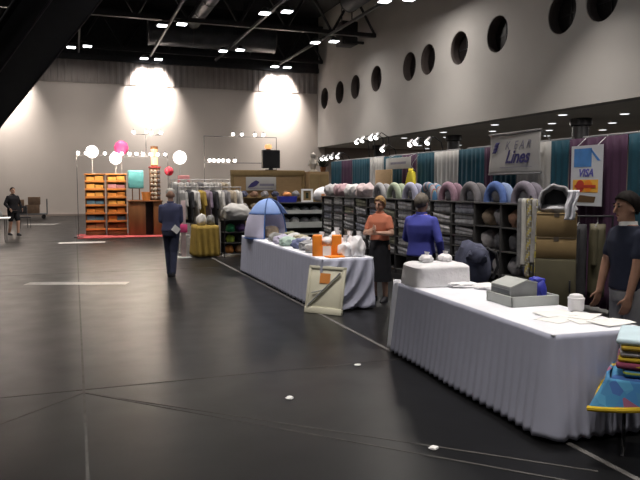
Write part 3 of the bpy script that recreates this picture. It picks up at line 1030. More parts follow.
# backpack on a stool behind the near table
t = thing('dark_stool', 'dark stool under the dark backpack behind the near table', 'stool', (4.33, 6.72, 0))
MB().lathe([(.17, .52), (.18, .54), (.18, .57), (.0005, .575)], 24).build('seat', 'rack', t)
for k in range(4):
    a = PI / 4 + k * PI / 2
    MB().cyl((.19 * math.cos(a), .19 * math.sin(a), 0), (.12 * math.cos(a), .12 * math.sin(a), .53), .013, seg=8).build('leg', 'black', t)
t = thing('backpack', 'dark navy stuffed backpack on a stool behind the near table', 'backpack', (4.33, 6.72, .576))
MB().lump((0, 0, .24), (.2, .22, .30), 11, .2, 1.6).build('body', 'navy_f', t)
MB().lump((-.17, .02, .14), (.08, .15, .13), 12, .2, 1.8).build('front_pocket', 'charcoal', t)
MB().lump((-.06, -.18, .38), (.12, .1, .1), 13, .3, 1.8).build('rolled_top', 'navy_f', t)
MB().tube([(.1, -.12, .46), (.22, -.13, .4), (.26, -.12, .25), (.2, -.1, .1)], .018).build('strap', 'charcoal', t)
MB().tube([(.1, .12, .46), (.22, .13, .4), (.26, .12, .25), (.2, .1, .1)], .018).build('strap', 'charcoal', t)

# folded towels on a chair at the near end of the near table
t = thing('folding_chair', 'dark folding chair under the colourful folded towels', 'chair', (3.58, 3.33, 0), R(-45))
for sx in (-1, 1):
    MB().cyl((sx * .2, -.2, 0), (sx * .2, .16, .44), .012, seg=8).build('leg', 'black', t)
    MB().cyl((sx * .2, .2, 0), (sx * .2, -.16, .44), .012, seg=8).build('leg', 'black', t)
MB().box(-.22, .22, -.2, .2, .44, .465, bev=.01).build('seat', 'rack', t)
towels = [('yellow-edged blue patchwork', patchwork('towel_blue', [(.05, .22, .42), (.08, .30, .50), (.05, .13, .36), (.07, .26, .46), (.50, .36, .08), (.06, .22, .42), (.28, .10, .18), (.05, .2, .44)], 15), .065),
          ('blue and green', stripes('towel_green', [(.05, .25, .45), (.30, .38, .05), (.06, .2, .4), (.45, .35, .04)], 2, 'Z'), .05),
          ('purple and ochre', stripes('towel_purple', [(.12, .05, .22), (.42, .30, .03), (.25, .05, .10)], 3.5, 'Y'), .04),
          ('mustard', mat('towel_mustard', (.48, .33, .02), .95, var=.2), .035), ('white', mat('towel_white', (.66, .62, .64), .95, var=.05), .04),
          ('ochre', mat('towel_ochre', (.42, .28, .03), .95, var=.2), .03), ('pale blue', mat('towel_pale', (.52, .66, .72), .95, var=.08), .045)]
TRIM = mat('towel_trim', (.55, .38, .02), .95, var=.1)
z = .466
for i, (n, m, h) in enumerate(towels):
    lab = '%s towel, %s up in the stack on the folding chair' % (n, ORD[i])
    t = thing('folded_towel', lab, 'towel', (3.57 + .012 * math.sin(i * 2), 3.34, z), R(-45 + 3 * math.sin(i * 1.7)), group='folded towels on the chair')
    mb = MB().box((-.27 if i == 0 else -.235 + .014 * (i % 2)), .27, -.24, .25, 0, h, bev=.03, seg=3)
    me = None
    o = mb.build('fold', m, t)
    for v in o.data.vertices:
        v.co.z += .008 * noise.noise(v.co * 6 + Vector((i, 0, 0))) * (1 if v.co.z > h / 2 else 0)
    if i == 0:
        def flap(u, v):
            x = -.30 - .05 * v + .58 * u
            zz = .06 - .20 * v * (1 - .35 * u)
            return (x - .05 * v, -.26 - .03 * math.sin(5 * u) - .06 * v, zz)
        MB().grid(flap, 20, 10).build('hanging_flap', m, t, solid=.02)
        def flap2(u, v):
            return (-.285 - .05 * v - .015 * math.sin(5 * u), -.27 - .05 * v + .54 * u, .06 - (.19 - .07 * u) * v)
        MB().grid(flap2, 20, 10).build('hanging_flap', m, t, solid=.02)
        MB().tube([(flap(u / 10, 1.0)) for u in range(11)], .018).tube([flap2(u / 10, 1.) for u in range(11)], .018).build('yellow_edging', TRIM, t)
    z += h + .002

# ------------------------------------------------------------------ things on and at the far table
t = thing('orange_carrier_bag', 'orange carrier bag with a white label on the farther table', 'bag', (3.42, 9.12, TZ), R(-22))
mb = MB()
mb.box(-.21, -.075, -.1, .1, 0, .30, bev=.01).box(.07, .21, -.1, .1, 0, .30, bev=.01).box(-.08, .08, -.1, .1, 0, .15, bev=.01)
mb.build('body', 'orange', t)
MB().box(-.06, .06, -.106, -.1, .01, .15).build('label_panel', 'paper', t)
MB().lump((0, .0, .20), (.09, .08, .07), 9, .25).build('tissue_filling', 'plastic', t)
o = MB().box(-.12, .12, -.09, .09, 0, .022, bev=.008).build('orange_folder', 'orange', loc=(3.44, 8.87, TZ), rz=.2)
tag(o, 'flat orange folder lying before the orange carrier bag', 'folder')
rb = [(3.62, 8.94, .15, .13, 'front'), (3.80, 8.88, .16, .17, 'corner'), (3.78, 9.18, .17, .16, 'second row'), (3.74, 9.55, .18, .15, 'third row'), (3.55, 9.75, .15, .13, 'fourth row'), (3.84, 9.86, .15, .17, 'back edge')]
for i, (x, y, r, h, n) in enumerate(rb):
    t = thing('plastic_bag', 'white crinkled plastic bag beside the orange bag, %s from the table corner' % ORD[[1, 0, 2, 3, 4, 5][i]], 'bag', (x, y, TZ), group='white plastic bags on the farther table')
    MB().lump((0, 0, h * .72), (r * .72, r * .72, h), i + 30, .3, 1.9).build('sack', 'plastic', t)
    MB().cyl((.01, 0, h * 1.45), (.03, .02, h * 1.45 + .11), .02, .045, seg=9).build('gathered_top', 'plastic', t)
it = [('grey', (.30, .30, .31)), ('white', (.62, .61, .62)), ('slate blue', (.13, .15, .27)), ('mint', (.40, .52, .46)), ('white', (.60, .60, .62)), ('dark grey', (.06, .06, .07)), ('pale lilac', (.45, .42, .55)), ('beige', (.42, .38, .28)), ('grey', (.25, .25, .24)), ('white', (.6, .6, .6)), ('khaki', (.24, .24, .15)), ('pale grey', (.45, .45, .45))]
pos = [(3.45, 10.0), (3.68, 10.25), (3.42, 10.35), (3.36, 10.85), (3.62, 10.7), (3.83, 10.6), (3.40, 11.3), (3.70, 11.15), (3.44, 11.8), (3.72, 11.6), (3.80, 12.05), (3.42, 9.62)]
for i, ((n, c), (x, y)) in enumerate(zip(it, pos)):
    o = MB().lump((0, 0, .068), (.16, .15, .094), i + 50, .3, 1.8).build('crumpled_garment', mat('garment_%d_cloth' % i, c, .9, var=.12, scale=9), loc=(x, y, TZ))
    near_n = sorted(range(12), key=lambda q: pos[q][1]).index(i)
    tag(o, '%s crumpled garment on the farther table, %s after the orange bag' % (n, ORD[near_n]), 'garment', 'crumpled garments on the farther table')
# blue pop-up tent
t = thing('mesh_tent', 'blue and white pop-up mesh tent at the far end of the farther table', 'tent', (3.56, 12.78, TZ), R(-45))
RT = .47
def dome(u0, u1, z0, z1):
    def f(u, v):
        a = u0 + (u1 - u0) * u
        e = z0 + (z1 - z0) * v
        return (RT * math.cos(e) * math.cos(a), RT * math.cos(e) * math.sin(a), RT * 1.62 * math.sin(e) + .002)
    return f
# wall (open towards local +x), then the blue crown
MB().grid(dome(R(70), R(290), 0, R(38)), 40, 10).build('wall_mesh', 'hoodwhite', t, solid=.006)
MB().grid(dome(R(20), R(340), R(38), R(90)), 48, 14).build('crown', 'hoodblue', t, solid=.006)
def arc(a):
    return [dome(a, a, 0, R(90))(0, k / 16) for k in range(17)]
MB().tube(arc(R(70)), .014).tube(arc(R(290)), .014).build('rim', 'rimblue', t)
MB().tube([dome(R(20), R(340), R(38), R(38))(k / 30, 0) for k in range(31)], .012).build('hoop', 'rimblue', t)
MB().tube([dome(R(70), R(290), 0, 0)(k / 30, 0) for k in range(31)], .012).build('hem', 'rimblue', t)
tag(MB().lump((0, 0, .10), (.15, .15, .14), 77, .25).build('plush_bundle', PM[5], loc=(3.60, 12.72, TZ)), 'beige plush bundle inside the blue mesh tent', 'plush bundle')

# cream board leaning at the table corner
t = thing('leaning_board', 'cream display board with an orange patch leaning on the farther table', 'display board', (3.15, 8.58, 0), R(-50))
LN = Matrix.Rotation(R(-13), 4, 'X')
def lp(mb, n, m):
    o = mb.build(n, m, t)
    o.data.transform(LN)
    return o
lp(MB().box(-.29, .29, 0, .025, .01, .66, bev=.006), 'panel', 'cream')
lp(MB().box(-.29, .29, -.015, .04, .0, .09, bev=.006), 'ledge', 'cream')
lp(MB().box(-.29, -.25, -.012, 0, .09, .66, bev=.004).box(.25, .29, -.012, 0, .09, .66, bev=.004).box(-.29, .29, -.012, 0, .62, .66, bev=.004), 'frame', 'cream')
lp(MB().box(-.10, .06, -.006, 0, .42, .56), 'orange_patch', 'orange_s')
lp(MB().cyl((-.24, -.02, .10), (.22, -.02, .58), .012, seg=8), 'crossbar', 'grey_md')
lp(MB().cyl((-.02, -.02, .33), (-.2, -.02, .28), .008, seg=8), 'crossbar', 'grey_md')

# ------------------------------------------------------------------ shelving across the end of the booth and the tan booth wall
t = thing('end_counter', 'pale green shelf counter behind the farther table', 'counter', (5.95, 17.6, 0))
for x in (-.78, .76):
    MB().box(x, x + .03, -.22, .22, 0, 1.27).build('side_panel', 'grey_pl', t)
MB().box(-.80, .80, -.25, .25, 1.27, 1.31, bev=.006).build('top', 'rack', t)
for z in (.42, .70, 1.0):
    MB().box(-.75, .76, -.22, .21, z, z + .025).build('shelf', 'grey_pl', t)
MB().box(-.75, .76, .2, .22, .0, 1.26).build('back_panel', 'rack', t)
MB().box(-.75, .76, -.235, -.222, .62, .78).build('front_rail', 'grey_pl', t)
MB().box(-.75, .76, -.235, -.222, 1.0, 1.1).build('front_rail', 'grey_pl', t)
k = 0
for z, zn in ((1.026, 'upper'), (.726, 'middle')):
    for j in range(5):
        o = MB().lump((0, 0, .075), (.13, .13, .10), 90 + k, .25).build('knit_hat', FM[[1, 0, 3, 4, 1][(j + k) % 5]], loc=(5.35 + j * .29, 17.58, z))
        tag(o, 'dark knit hat on the %s shelf of the green counter, %s from aisle end' % (zn, ORD[j]), 'hat', 'hats on the pale green counter')
        k += 1
t = thing('blue_bin', 'blue bin on the counter in front of the tan booth wall', 'bin', (5.42, 17.55, 1.311))
MB().loft([(0, .24, .13, 0, 0), (.16, .27, .15, 0, 0)], 24, sq=.4).build('tub', 'blue_pl', t)
MB().lump((0, 0, .20), (.12, .10, .08), 5, .2).build('contents', 'orange_s', t)
t = thing('picture_frame', 'white framed picture standing on the counter', 'picture', (5.98, 17.5, 1.311))
mb = MB()
mb.box(-.17, .17, 0, .03, 0, .05).box(-.17, .17, 0, .03, .31, .36).box(-.17, -.11, 0, .03, .05, .31).box(.11, .17, 0, .03, .05, .31)
mb.build('frame', 'paper', t)
MB().box(-.11, .11, .015, .025, .05, .31).build('picture', 'tan', t)
MB().box(-.04, .04, .008, .0145, .10, .26).build('motif', 'leaf', t)
MB().cyl((0, .03, .25), (0, .14, .0), .008, seg=6).build('prop', 'black', t)
t = thing('white_sack', 'white bulging sack at the drape end of the counter', 'sack', (6.45, 17.55, 1.311))
MB().lump((0, 0, .19), (.26, .18, .22), 8, .18).build('bag', 'plastic', t)
MB().box(-.1, .06, -.185, -.17, .05, .22).build('label', 'orange_s', t)

t = thing('booth_wall', 'tan slatted booth wall carrying a white and blue sign', 'booth wall', (5.46, 19.55, 0))
MB().box(-1.1, 1.1, 0, .08, 0, 2.05).build('panel', 'tanwall', t)
MB().box(-1.14, 1.14, -.02, .10, 2.05, 2.22, bev=.01).build('header', 'tan', t)
for x in (-1.13, 1.05):
    MB().box(x, x + .08, -.03, .11, 0, 2.05).build('post', 'tan', t)
for z in (.7, 1.05, 1.4):
    MB().box(-1.04, 1.04, -.26, 0, z, z + .025).build('shelf', 'tan', t)
t = thing('booth_sign', 'white sign with a blue swoosh emblem on the tan booth wall', 'sign', (5.22, 19.5, 1.82))
MB().box(-.46, .46, -.005, .015, -.20, .20, bev=.005).build('board', 'white_d', t)
MB().poly([(-.42, -.12), (-.30, .02), (-.16, .10), (-.05, .05), (-.14, -.06), (-.24, -.10)], -.010, -.005, 'y').build('emblem', 'ink', t)
MB().box(-.05, .40, -.009, -.005, -.07, .0).build('text_bar', 'inkgrey', t)
MB().box(-.38, .36, -.009, -.005, -.145, -.125).build('text_bar', 'inkgrey', t)
k = 0
for z in (.726, 1.076, 1.426):
    for j in range(6):
        c = [0, 3, 1, 5, 2, 4][(j * 2 + k) % 6]
        o = MB().lump((0, 0, .075), (.12, .10, .10), 120 + k * 7 + j, .28).build('plush_bundle', PM[c], loc=(4.66 + j * .32, 19.40, z))
        tag(o, '%s plush bundle on the tan wall\'s %s shelf, %s from the aisle' % (PL[c][0], ['lowest', 'middle', 'top'][k], ORD[j]), 'plush bundle', 'plush bundles on the tan booth wall')
    k += 1
t = thing('monitor', 'black boxy monitor standing on top of the tan booth wall', 'monitor', (5.55, 19.58, 2.221))
MB().box(-.27, .27, -.05, .12, .06, .60, bev=.015).build('case', 'black', t)
MB().box(-.235, .235, -.056, -.05, .10, .56).build('screen', 'screen', t)
MB().box(-.06, .06, .0, .06, .02, .06).box(-.16, .16, -.06, .12, 0, .02, bev=.006).build('stand', 'black', t)
t = thing('amber_lamp', 'small glowing orange lamp on top of the black monitor', 'lamp', (5.48, 19.62, 2.822))
MB().lathe([(.07, 0), (.07, .02), (.03, .03)], 16).build('base', 'black', t)
MB().lathe([(.06, .03), (.11, .06), (.10, .14), (.05, .17), (.0005, .175)], 18).build('shade', 'amber', t)
t = thing('tan_cabinet', 'tall plain tan cabinet right of the tan booth wall', 'cabinet', (6.9, 19.35, 0))
MB().box(-.28, .34, -.2, .3, 0, 2.18, bev=.01).build('body', 'tanwall', t)
MB().box(-.26, .02, -.215, -.2, .1, 2.1, bev=.004).build('door', 'tan', t)
MB().box(.04, .32, -.215, -.2, .1, 2.1, bev=.004).build('door', 'tan', t)
MB().box(-.02, -.005, -.235, -.215, 1.0, 1.15).build('handle', 'black', t)
t = thing('plaster_figure', 'small pale plaster figure on the tall tan cabinet', 'figurine', (6.80, 19.35, 2.181))
MB().lathe([(.13, 0), (.13, .04), (.07, .06), (.10, .16), (.12, .24), (.06, .36), (.05, .40), (.085, .46), (.075, .53), (.0005, .58)], 20).build('body', 'statue', t)
MB().cap((-.09, 0, .33), (-.15, -.03, .2), .035, .03).cap((.09, 0, .33), (.15, -.03, .2), .035, .03).build('arm', 'statue', t)
t = thing('potted_plant', 'small dark leafy plant on the tall tan cabinet', 'plant', (7.12, 19.35, 2.181))
MB().lathe([(.07, 0), (.1, .14), (.085, .14), (.0005, .12)], 18).build('pot', 'wood', t)
mb = MB()
rr = random.Random(3)
for k in range(60):
    a, e, L = rr.uniform(0, 2 * PI), rr.uniform(.3, 1.5), rr.uniform(.2, .42)
    d = Vector((math.cos(a) * math.cos(e), math.sin(a) * math.cos(e), math.sin(e)))
    p = Vector((0, 0, .12))
    n = d.cross(Vector((0, 0, 1))).normalized() * .03
    q = [p, p + d * L * .5 + n, p + d * L, p + d * L * .5 - n]
    f = mb.bm.faces.new([mb.bm.verts.new(x) for x in q])
mb.build('foliage', 'leaf', t, solid=.002)

# ------------------------------------------------------------------ mustard table, rails of clothes
t = thing('folding_table', 'small table under the mustard cloth beyond the farther skirted table', 'table', (3.03, 16.75, 0))
MB().box(-.26, .26, -.36, .36, .74, .77, bev=.008).build('tabletop', 'grey_pl', t)
for sx in (-1, 1):
    for sy in (-1, 1):
        MB().cyl((sx * .22, sy * .3, 0), (sx * .22, sy * .3, .74), .015, seg=8).build('leg', 'steel', t)
c = thing('tablecloth', 'mustard cloth on the small table beyond the farther skirted table', 'tablecloth', (3.03, 16.75, 0))
MB().box(-.275, .275, -.375, .375, .772, .782, bev=.004).build('top_cover', 'yellow_c', c)
path, T = rect_path(.56, .76, .06, 260)
mb = MB()
vs = []
for p, nn, s in path:
    colv = []
    for j in range(11):
        v = j / 10
        q = p + nn * (.006 + .03 * v + (.006 + .02 * v) * math.sin(s * 42 + 2 * v))
        colv.append(mb.bm.verts.new((q.x, q.y, .778 - v * .74)))
    vs.append(colv)
for k in range(len(vs)):
    a, b = vs[k], vs[(k + 1) % len(vs)]
    for j in range(10):
        mb.bm.faces.new((a[j], b[j], b[j + 1], a[j + 1]))
mb.build('skirt', 'yellow_c', c, solid=.003)
for i, (x, y, n, col, r) in enumerate(((2.92, 16.6, 'white', (.55, .53, .5), .16), (3.16, 16.7, 'grey', (.2, .2, .19), .14), (3.0, 16.98, 'brown', (.22, .15, .08), .15))):
    o = MB().lump((0, 0, r * .75), (r * .8, r * .8, r * 1.04), 200 + i, .28).build('plush_bundle', mat('table_plush_%s' % n, col, .95, var=.2), loc=(x, y, .783))
    tag(o, '%s plush bundle on the mustard table' % n, 'plush bundle', 'plush bundles on the mustard table')

def rail(label, loc, L, h, rz=0.):
    t = thing('clothes_rail', label, 'clothes rail', loc, rz)
    MB().cyl((-L / 2, 0, h), (L / 2, 0, h), .014, seg=8).build('bar', 'alum', t)
    for sx in (-1, 1):
        MB().cyl((sx * (L / 2 - .02), 0, .03), (sx * (L / 2 - .02), 0, h + .01), .016, seg=8).build('post', 'alum', t)
        MB().box(sx * (L / 2 - .02) - .02, sx * (L / 2 - .02) + .02, -.26, .26, 0, .03, bev=.006).build('foot', 'alum', t)
    return t
def garment(m, label, loc, rz, L, group, wd=.22):
    t = thing('hanging_garment', label, 'garment', loc, rz, group)
    ph = random.random() * 6
    def g(u, v):
        a = 2 * PI * u
        ww = wd * (.35 + .65 * min(1, v * 6)) * (1 + .12 * v)
        return (.055 * math.sin(a) * (1 + .35 * math.sin(3 * a + ph)), ww * math.cos(a) * (1 + .03 * math.sin(8 * a + 4 * v)), -.06 - v * L)
    MB().grid(g, 28, 8, closed=True).build('body', m, t, solid=.005)
    MB().tube([(0, -.18, -.10), (0, 0, -.04), (0, .18, -.10)], .007, 6).tube([(0, 0, -.04), (0, 0, .02)], .004, 6).build('hanger', 'steel', t)
    for sy in (-1, 1):
        MB().cap((0, sy * wd * .9, -.14), (0, sy * wd * 1.2, -.14 - L * .42), .05, .04, 10).build('sleeve', m, t)
    return t
GM = {n: mat('hung_' + n.replace(' ', '_'), c, .92, var=.2, scale=9) for n, c in (('white', (.60, .58, .56)), ('pale grey', (.42, .41, .40)), ('grey', (.22, .21, .22)), ('black', (.03, .03, .035)), ('mauve', (.25, .20, .27)), ('mustard', (.38, .26, .05)), ('beige', (.42, .35, .26)), ('dark navy', (.04, .045, .09)))}
rail('clothes rail of pale and dark garments behind the mustard table', (3.35, 17.75, 0), 1.7, 1.72)
for i, n in enumerate(('pale grey', 'black', 'white', 'mustard', 'mauve', 'black', 'white', 'grey', 'beige', 'white')):
    garment(GM[n], '%s garment on the rail behind the mustard table, %s from the aisle' % (n, ORD[i]), (2.63 + i * .16, 17.75, 1.70), R(20), .75 + .1 * (i % 3), 'garments on the rail behind the mustard table')
rail('farther clothes rail of white garments near the orange display', (3.85, 21.6, 0), 2.0, 1.95)
for i, n in enumerate(('white', 'white', 'pale grey', 'white', 'grey', 'white', 'pale grey', 'white', 'beige', 'white')):
    garment(GM[n], '%s garment on the farther rail, %s from the aisle' % (n, ORD[i]), (2.98 + i * .19, 21.6, 1.93), R(25), .9 + .1 * (i % 2), 'garments on the farther clothes rail')
# dark rack of bright soft toys with a white sheet heaped on it
t = thing('wire_rack', 'dark low rack of bright green items next to the mustard cloth', 'rack', (3.72, 16.45, 0))
for x in (-.3, .3):
    for y in (-.2, .2):
        MB().cyl((x, y, 0), (x, y, .95), .013, seg=8).build('post', 'black', t)
for z in (.10, .36, .62, .92):
    MB().box(-.31, .31, -.21, .21, z - .018, z, bev=.004).build('shelf', 'rack', t)
MB().box(-.31, .31, .2, .215, .1, .92).build('back_panel', 'rack', t)
for i, (x, z, n, c) in enumerate(((-.15, .1, 'orange', (.65, .25, .06)), (.12, .1, 'peach', (.55, .32, .16)), (-.12, .36, 'lime green', (.30, .42, .05)), (.15, .36, 'dark', (.05, .05, .06)), (-.12, .62, 'emerald green', (.04, .30, .12)), (.14, .62, 'violet', (.12, .06, .2)))):
    o = MB().lump((0, 0, .083), (.11, .13, .115), 220 + i, .22).build('soft_ball', mat('soft_%s' % n.replace(' ', '_'), c, .8, var=.1), loc=(3.72 + x, 16.43, z + .001))
    tag(o, '%s soft ball on the dark low rack' % n, 'soft ball', 'soft balls on the dark low rack')
o = MB().lump((0, 0, .17), (.36, .27, .235), 240, .2, 1.5, sub=4).build('white_heap', 'white_d', loc=(3.75, 16.43, .921))
tag(o, 'big white cloth heap on top of the dark low rack', 'cloth')
t = thing('post_sign', 'slim pale pink post with a bright pink tag beside the walking man', 'sign', (2.48, 16.6, 0))
MB().box(-.055, .055, -.02, .02, .02, 1.4, bev=.006).build('post', 'pinkw', t)
MB().box(-.16, .16, -.14, .14, 0, .02, bev=.005).build('base', 'grey_pl', t)
MB().box(-.09, .09, -.032, -.02, .62, .82, bev=.006).build('tag', 'pink', t)

# ------------------------------------------------------------------ orange display booth against the back of the hall
t = tag(MB().box(.05, 3.15, 23.7, 25.8, 0, .02, bev=.006).build('red_mat', 'red'), 'red carpet mat under the orange display booth', 'carpet')
TR = [('orange', 'orange_s'), ('pale blue', None), ('pink', None), ('amber', None), ('teal blue', None)]
BM = {'orange': mat('box_orange', (.75, .30, .06), .7), 'slate blue': mat('box_blue', (.12, .25, .36), .7), 'pale pink': mat('box_pink', (.6, .28, .30), .7), 'amber': mat('box_amber', (.85, .45, .10), .7),
      'tan': mat('box_tan', (.5, .28, .12), .7), 'rust': mat('box_rust', (.30, .09, .03), .7)}
def tower(label, x, y):
    t = thing('display_tower', label, 'display tower', (x, y, .02))
    for sx in (-.33, .30):
        MB().box(sx, sx + .03, -.16, .30, 0, 2.12, bev=.005).build('side_panel', 'wood', t)
    MB().box(-.30, .30, .27, .30, .05, 2.12).build('back_panel', 'wood', t)
    for k in range(7):
        z = .22 + k * .28
        MB().box(-.30, .30, -.14, .27, z - .02, z, bev=.004).build('shelf', 'orange_s', t)
        MB().box(-.33, .33, -.185, -.16, z - .045, z + .03, bev=.005).build('front_lip', 'orange_s', t)
    MB().box(-.33, .33, -.16, .27, 0, .15, bev=.004).build('plinth', 'wood', t)
    MB().box(-.35, .35, -.18, .32, 2.12, 2.16, bev=.006).build('top', 'orange_s', t)
    return t
TX = [(.68, 25.15), (1.40, 25.0)]
rows = [['tan', 'slate blue', 'orange', 'slate blue', 'amber', 'amber', 'amber'], ['rust', 'slate blue', 'orange', 'amber', 'orange', 'pale pink', 'amber']]
for q, (x, y) in enumerate(TX):
    nm = ('left orange display tower on the red mat', 'right orange display tower on the red mat')[q]
    tower(nm, x, y)
    for k, n in enumerate(rows[q]):
        z = .02 + .22 + k * .28
        for j in range(2):
            hh = .15 + .03 * ((k + j) % 2)
            o = MB().box(-.135, .135, -.12, .12, 0, hh, bev=.01).build('goods_box', BM[n if not (q == 1 and k == 1 and j == 0) else 'orange'], loc=(x - .145 + .29 * j, y + .0, z + .001))
            tag(o, '%s goods box on the %s orange tower, %s shelf from the bottom, %s place' % (n if not (q == 1 and k == 1 and j == 0) else 'orange', ('left', 'right')[q], ORD[k], ORD[j]), 'box', 'goods boxes on the orange towers')
t = thing('sales_counter', 'brown wooden sales counter on the red mat beside the orange towers', 'counter', (2.36, 24.65, .02))
MB().box(-.60, .58, -.25, .35, 1.18, 1.22, bev=.006).build('worktop', 'wood', t)
MB().box(-.58, -.02, -.2, .33, .0, 1.18, bev=.006).build('cabinet', 'wood', t)
MB().box(.26, .56, -.2, .33, 0, 1.18, bev=.006).build('cabinet', 'wood', t)
MB().box(-.02, .26, .05, .33, 0, 1.18).build('recess_panel', 'black', t)
MB().box(-.54, -.06, -.212, -.2, .08, 1.1, bev=.004).build('door', 'wood', t)
t = thing('teal_box', 'teal glossy cube display on posts above the brown counter', 'display', (2.05, 24.75, 1.241))
MB().box(-.26, .26, -.2, .2, .42, 1.06, bev=.05, seg=3).build('cube', mat('teal_plastic', (.10, .33, .36), .4, var=.1), t)
MB().box(-.2, .2, -.15, .15, 0, .02).cyl((-.12, 0, .01), (-.12, 0, .43), .02, seg=8).cyl((.12, 0, .01), (.12, 0, .43), .02, seg=8).build('stand', 'wood', t)
t = thing('orange_tray', 'orange tray on the brown counter below the teal cube', 'tray', (2.38, 24.55, 1.241))
MB().loft([(0, .13, .1, 0, 0), (.3, .16, .13, 0, 0), (.3, .14, .11, 0, 0), (.05, .11, .08, 0, 0)], 20, sq=.5).build('tub', 'orange_s', t)
t = thing('goods_column', 'tall column stacked with small mixed goods beside the teal cube', 'display column', (2.72, 24.85, 1.241))
MB().box(-.18, .18, -.13, .13, 0, 1.15, bev=.01).build('core', 'wood', t)
cols = [(.3, .25, .2), (.12, .10, .1), (.35, .15, .12), (.4, .36, .3), (.2, .2, .15)]
CM = [mat('goods_%d' % i, c, .8, var=.2) for i, c in enumerate(cols)]
k = 0
for z in range(7):
    for j in range(3):
        MB().lump((-.12 + .12 * j, -.15, .09 + z * .155), (.06, .05, .07), k + 300, .3, 1.8, sub=2, flat=False).build('packet', CM[(k * 3 + z) % 5], t)
        k += 1
MB().box(-.2, .2, -.2, .15, 1.15, 1.2, bev=.006).build('cap', 'red', t)
t = thing('light_column', 'glowing amber column standing on the goods column', 'lamp', (2.72, 24.85, 2.442))
MB().lathe([(.10, 0), (.12, .03), (.12, .06)], 20).build('base', 'wood', t)
MB().lathe([(.115, .06), (.115, .62), (.0005, .63)], 20).build('tube', mat('amber_tube', (1, .55, .25), .5, emis=.9, ecol=(1, .5, .22)), t)
MB().lathe([(.13, .62), (.13, .72), (.0005, .73)], 20).build('cap', 'wood', t)
def globe(label, x, y, z0, z1, r):
    t = thing('globe_lamp', label, 'lamp', (x, y, z0), group='glowing globes over the orange booth')
    MB().cyl((0, 0, 0), (0, 0, z1 - z0 - r * .9), .014, seg=8).build('post', 'alum', t)
    MB().lathe([(.10, 0), (.10, .02), (.02, .03)], 16).build('base', 'alum', t)
    MB().ball((0, 0, z1 - z0), r, 20).build('globe', 'globe', t)
    l = bpy.data.lights.new('globe_light', 'POINT')
    l.energy = 45
    l.color = (1, .85, .7)
    l.shadow_soft_size = r
    lo = bpy.data.objects.new('globe_light', l)
    COL.objects.link(lo)
    lo.parent = t
    lo.location = (0, -.05, z1 - z0 - .05)
globe('round white glowing globe above the left orange tower', .62, 25.2, 2.181, 2.95, .22)
globe('lower white glowing globe above the right orange tower', 1.40, 25.05, 2.181, 2.72, .21)
globe('squat white glowing globe on a tall post right of the amber column', 3.57, 24.5, .0, 2.76, .24)
t = thing('pink_balloon', 'bright pink balloon floating over the right orange tower', 'balloon', (1.62, 25.3, 2.181))
MB().lathe([(.02, .62), (.10, .68), (.22, .80), (.255, .95), (.20, 1.10), (.09, 1.18), (.0005, 1.20)], 24).build('envelope', 'pink', t)
MB().cyl((0, 0, .58), (0, 0, .63), .035, .01, seg=10).build('knot', 'pink', t)
MB().cyl((0, 0, .0), (0, 0, .59), .006, seg=6).build('string', 'paper', t)
for i, (x, z, lab) in enumerate(((3.18, 2.25, 'red ball on a stick right of the goods column'),)):
    t = thing('ball_stick', lab, 'ball', (x, 24.5, .02))
    MB().cyl((0, 0, 0.02), (0, 0, z - .1), .014, seg=8).build('stick', 'alum', t)
    MB().ball((0, 0, z), .16, 18).build('ball', 'redball', t)
    MB().lathe([(.16, 0), (.16, .02), (.02, .03)], 18).build('base', 'alum', t)
t = thing('pink_sign', 'small pale pink round-cornered sign on a post behind the walking man', 'sign', (3.62, 24.0, 0))
MB().box(-.21, .21, -.015, .015, 1.55, 2.12, bev=.014).build('board', mat('sign_pink', (.60, .25, .27), .7), t)
MB().box(-.12, .12, -.022, -.015, 1.7, 1.98, bev=.005).build('motif', 'white_d', t)
MB().cyl((0, .03, .02), (0, .03, 1.6), .018, seg=8).build('post', 'alum', t)
MB().box(-.2, .2, -.15, .2, 0, .02).build('base', 'alum', t)
# lamp arms on a truss over the booth
t = thing('lamp_truss', 'thin grey truss arching over the orange display booth', 'truss', (1.75, 24.15, .02))
for x in (-1.65, 1.35):
    MB().cyl((x, 0, 0), (x, 0, 2.75), .011, seg=8).build('post', 'strut', t)
    MB().box(x - .15, x + .15, -.15, .15, 0, .02).build('foot', 'black', t)
MB().cyl((-1.65, 0, 2.75), (1.35, 0, 2.75), .011, seg=8).build('crossbar', 'strut', t)
MB().cyl((.62, 0, 2.75), (.62, 0, 3.5), .012, seg=8).cyl((.2, 0, 3.5), (1.15, 0, 3.5), .012, seg=8).build('upper_bar', 'strut', t)
def spot(label, loc, group, energy=14.):
    t = thing('spot_lamp', label, 'lamp', loc, 0, group)
    MB().tube([(0, 0, 0), (0, -.02, .12), (0, -.12, .16), (0, -.15, .12)], .010, 6).build('arm', 'black', t)
    sh = MB().lathe([(.02, .125), (.035, .12), (.068, .09), (.064, .088), (.0005, .11)], 14, (0, -.15, 0)).build('shade', 'alum', t)
    MB().ball((0, -.15, .055), .055, 10).build('bulb', 'bulb', sh)
    if energy:
        l = bpy.data.lights.new('spot_light', 'POINT')
        l.energy = energy
        l.color = (1, .84, .66)
        l.shadow_soft_size = .055
        lo = bpy.data.objects.new('spot_light', l)
        COL.objects.link(lo)
        lo.parent = t
        lo.location = (0, -.15, -.07)
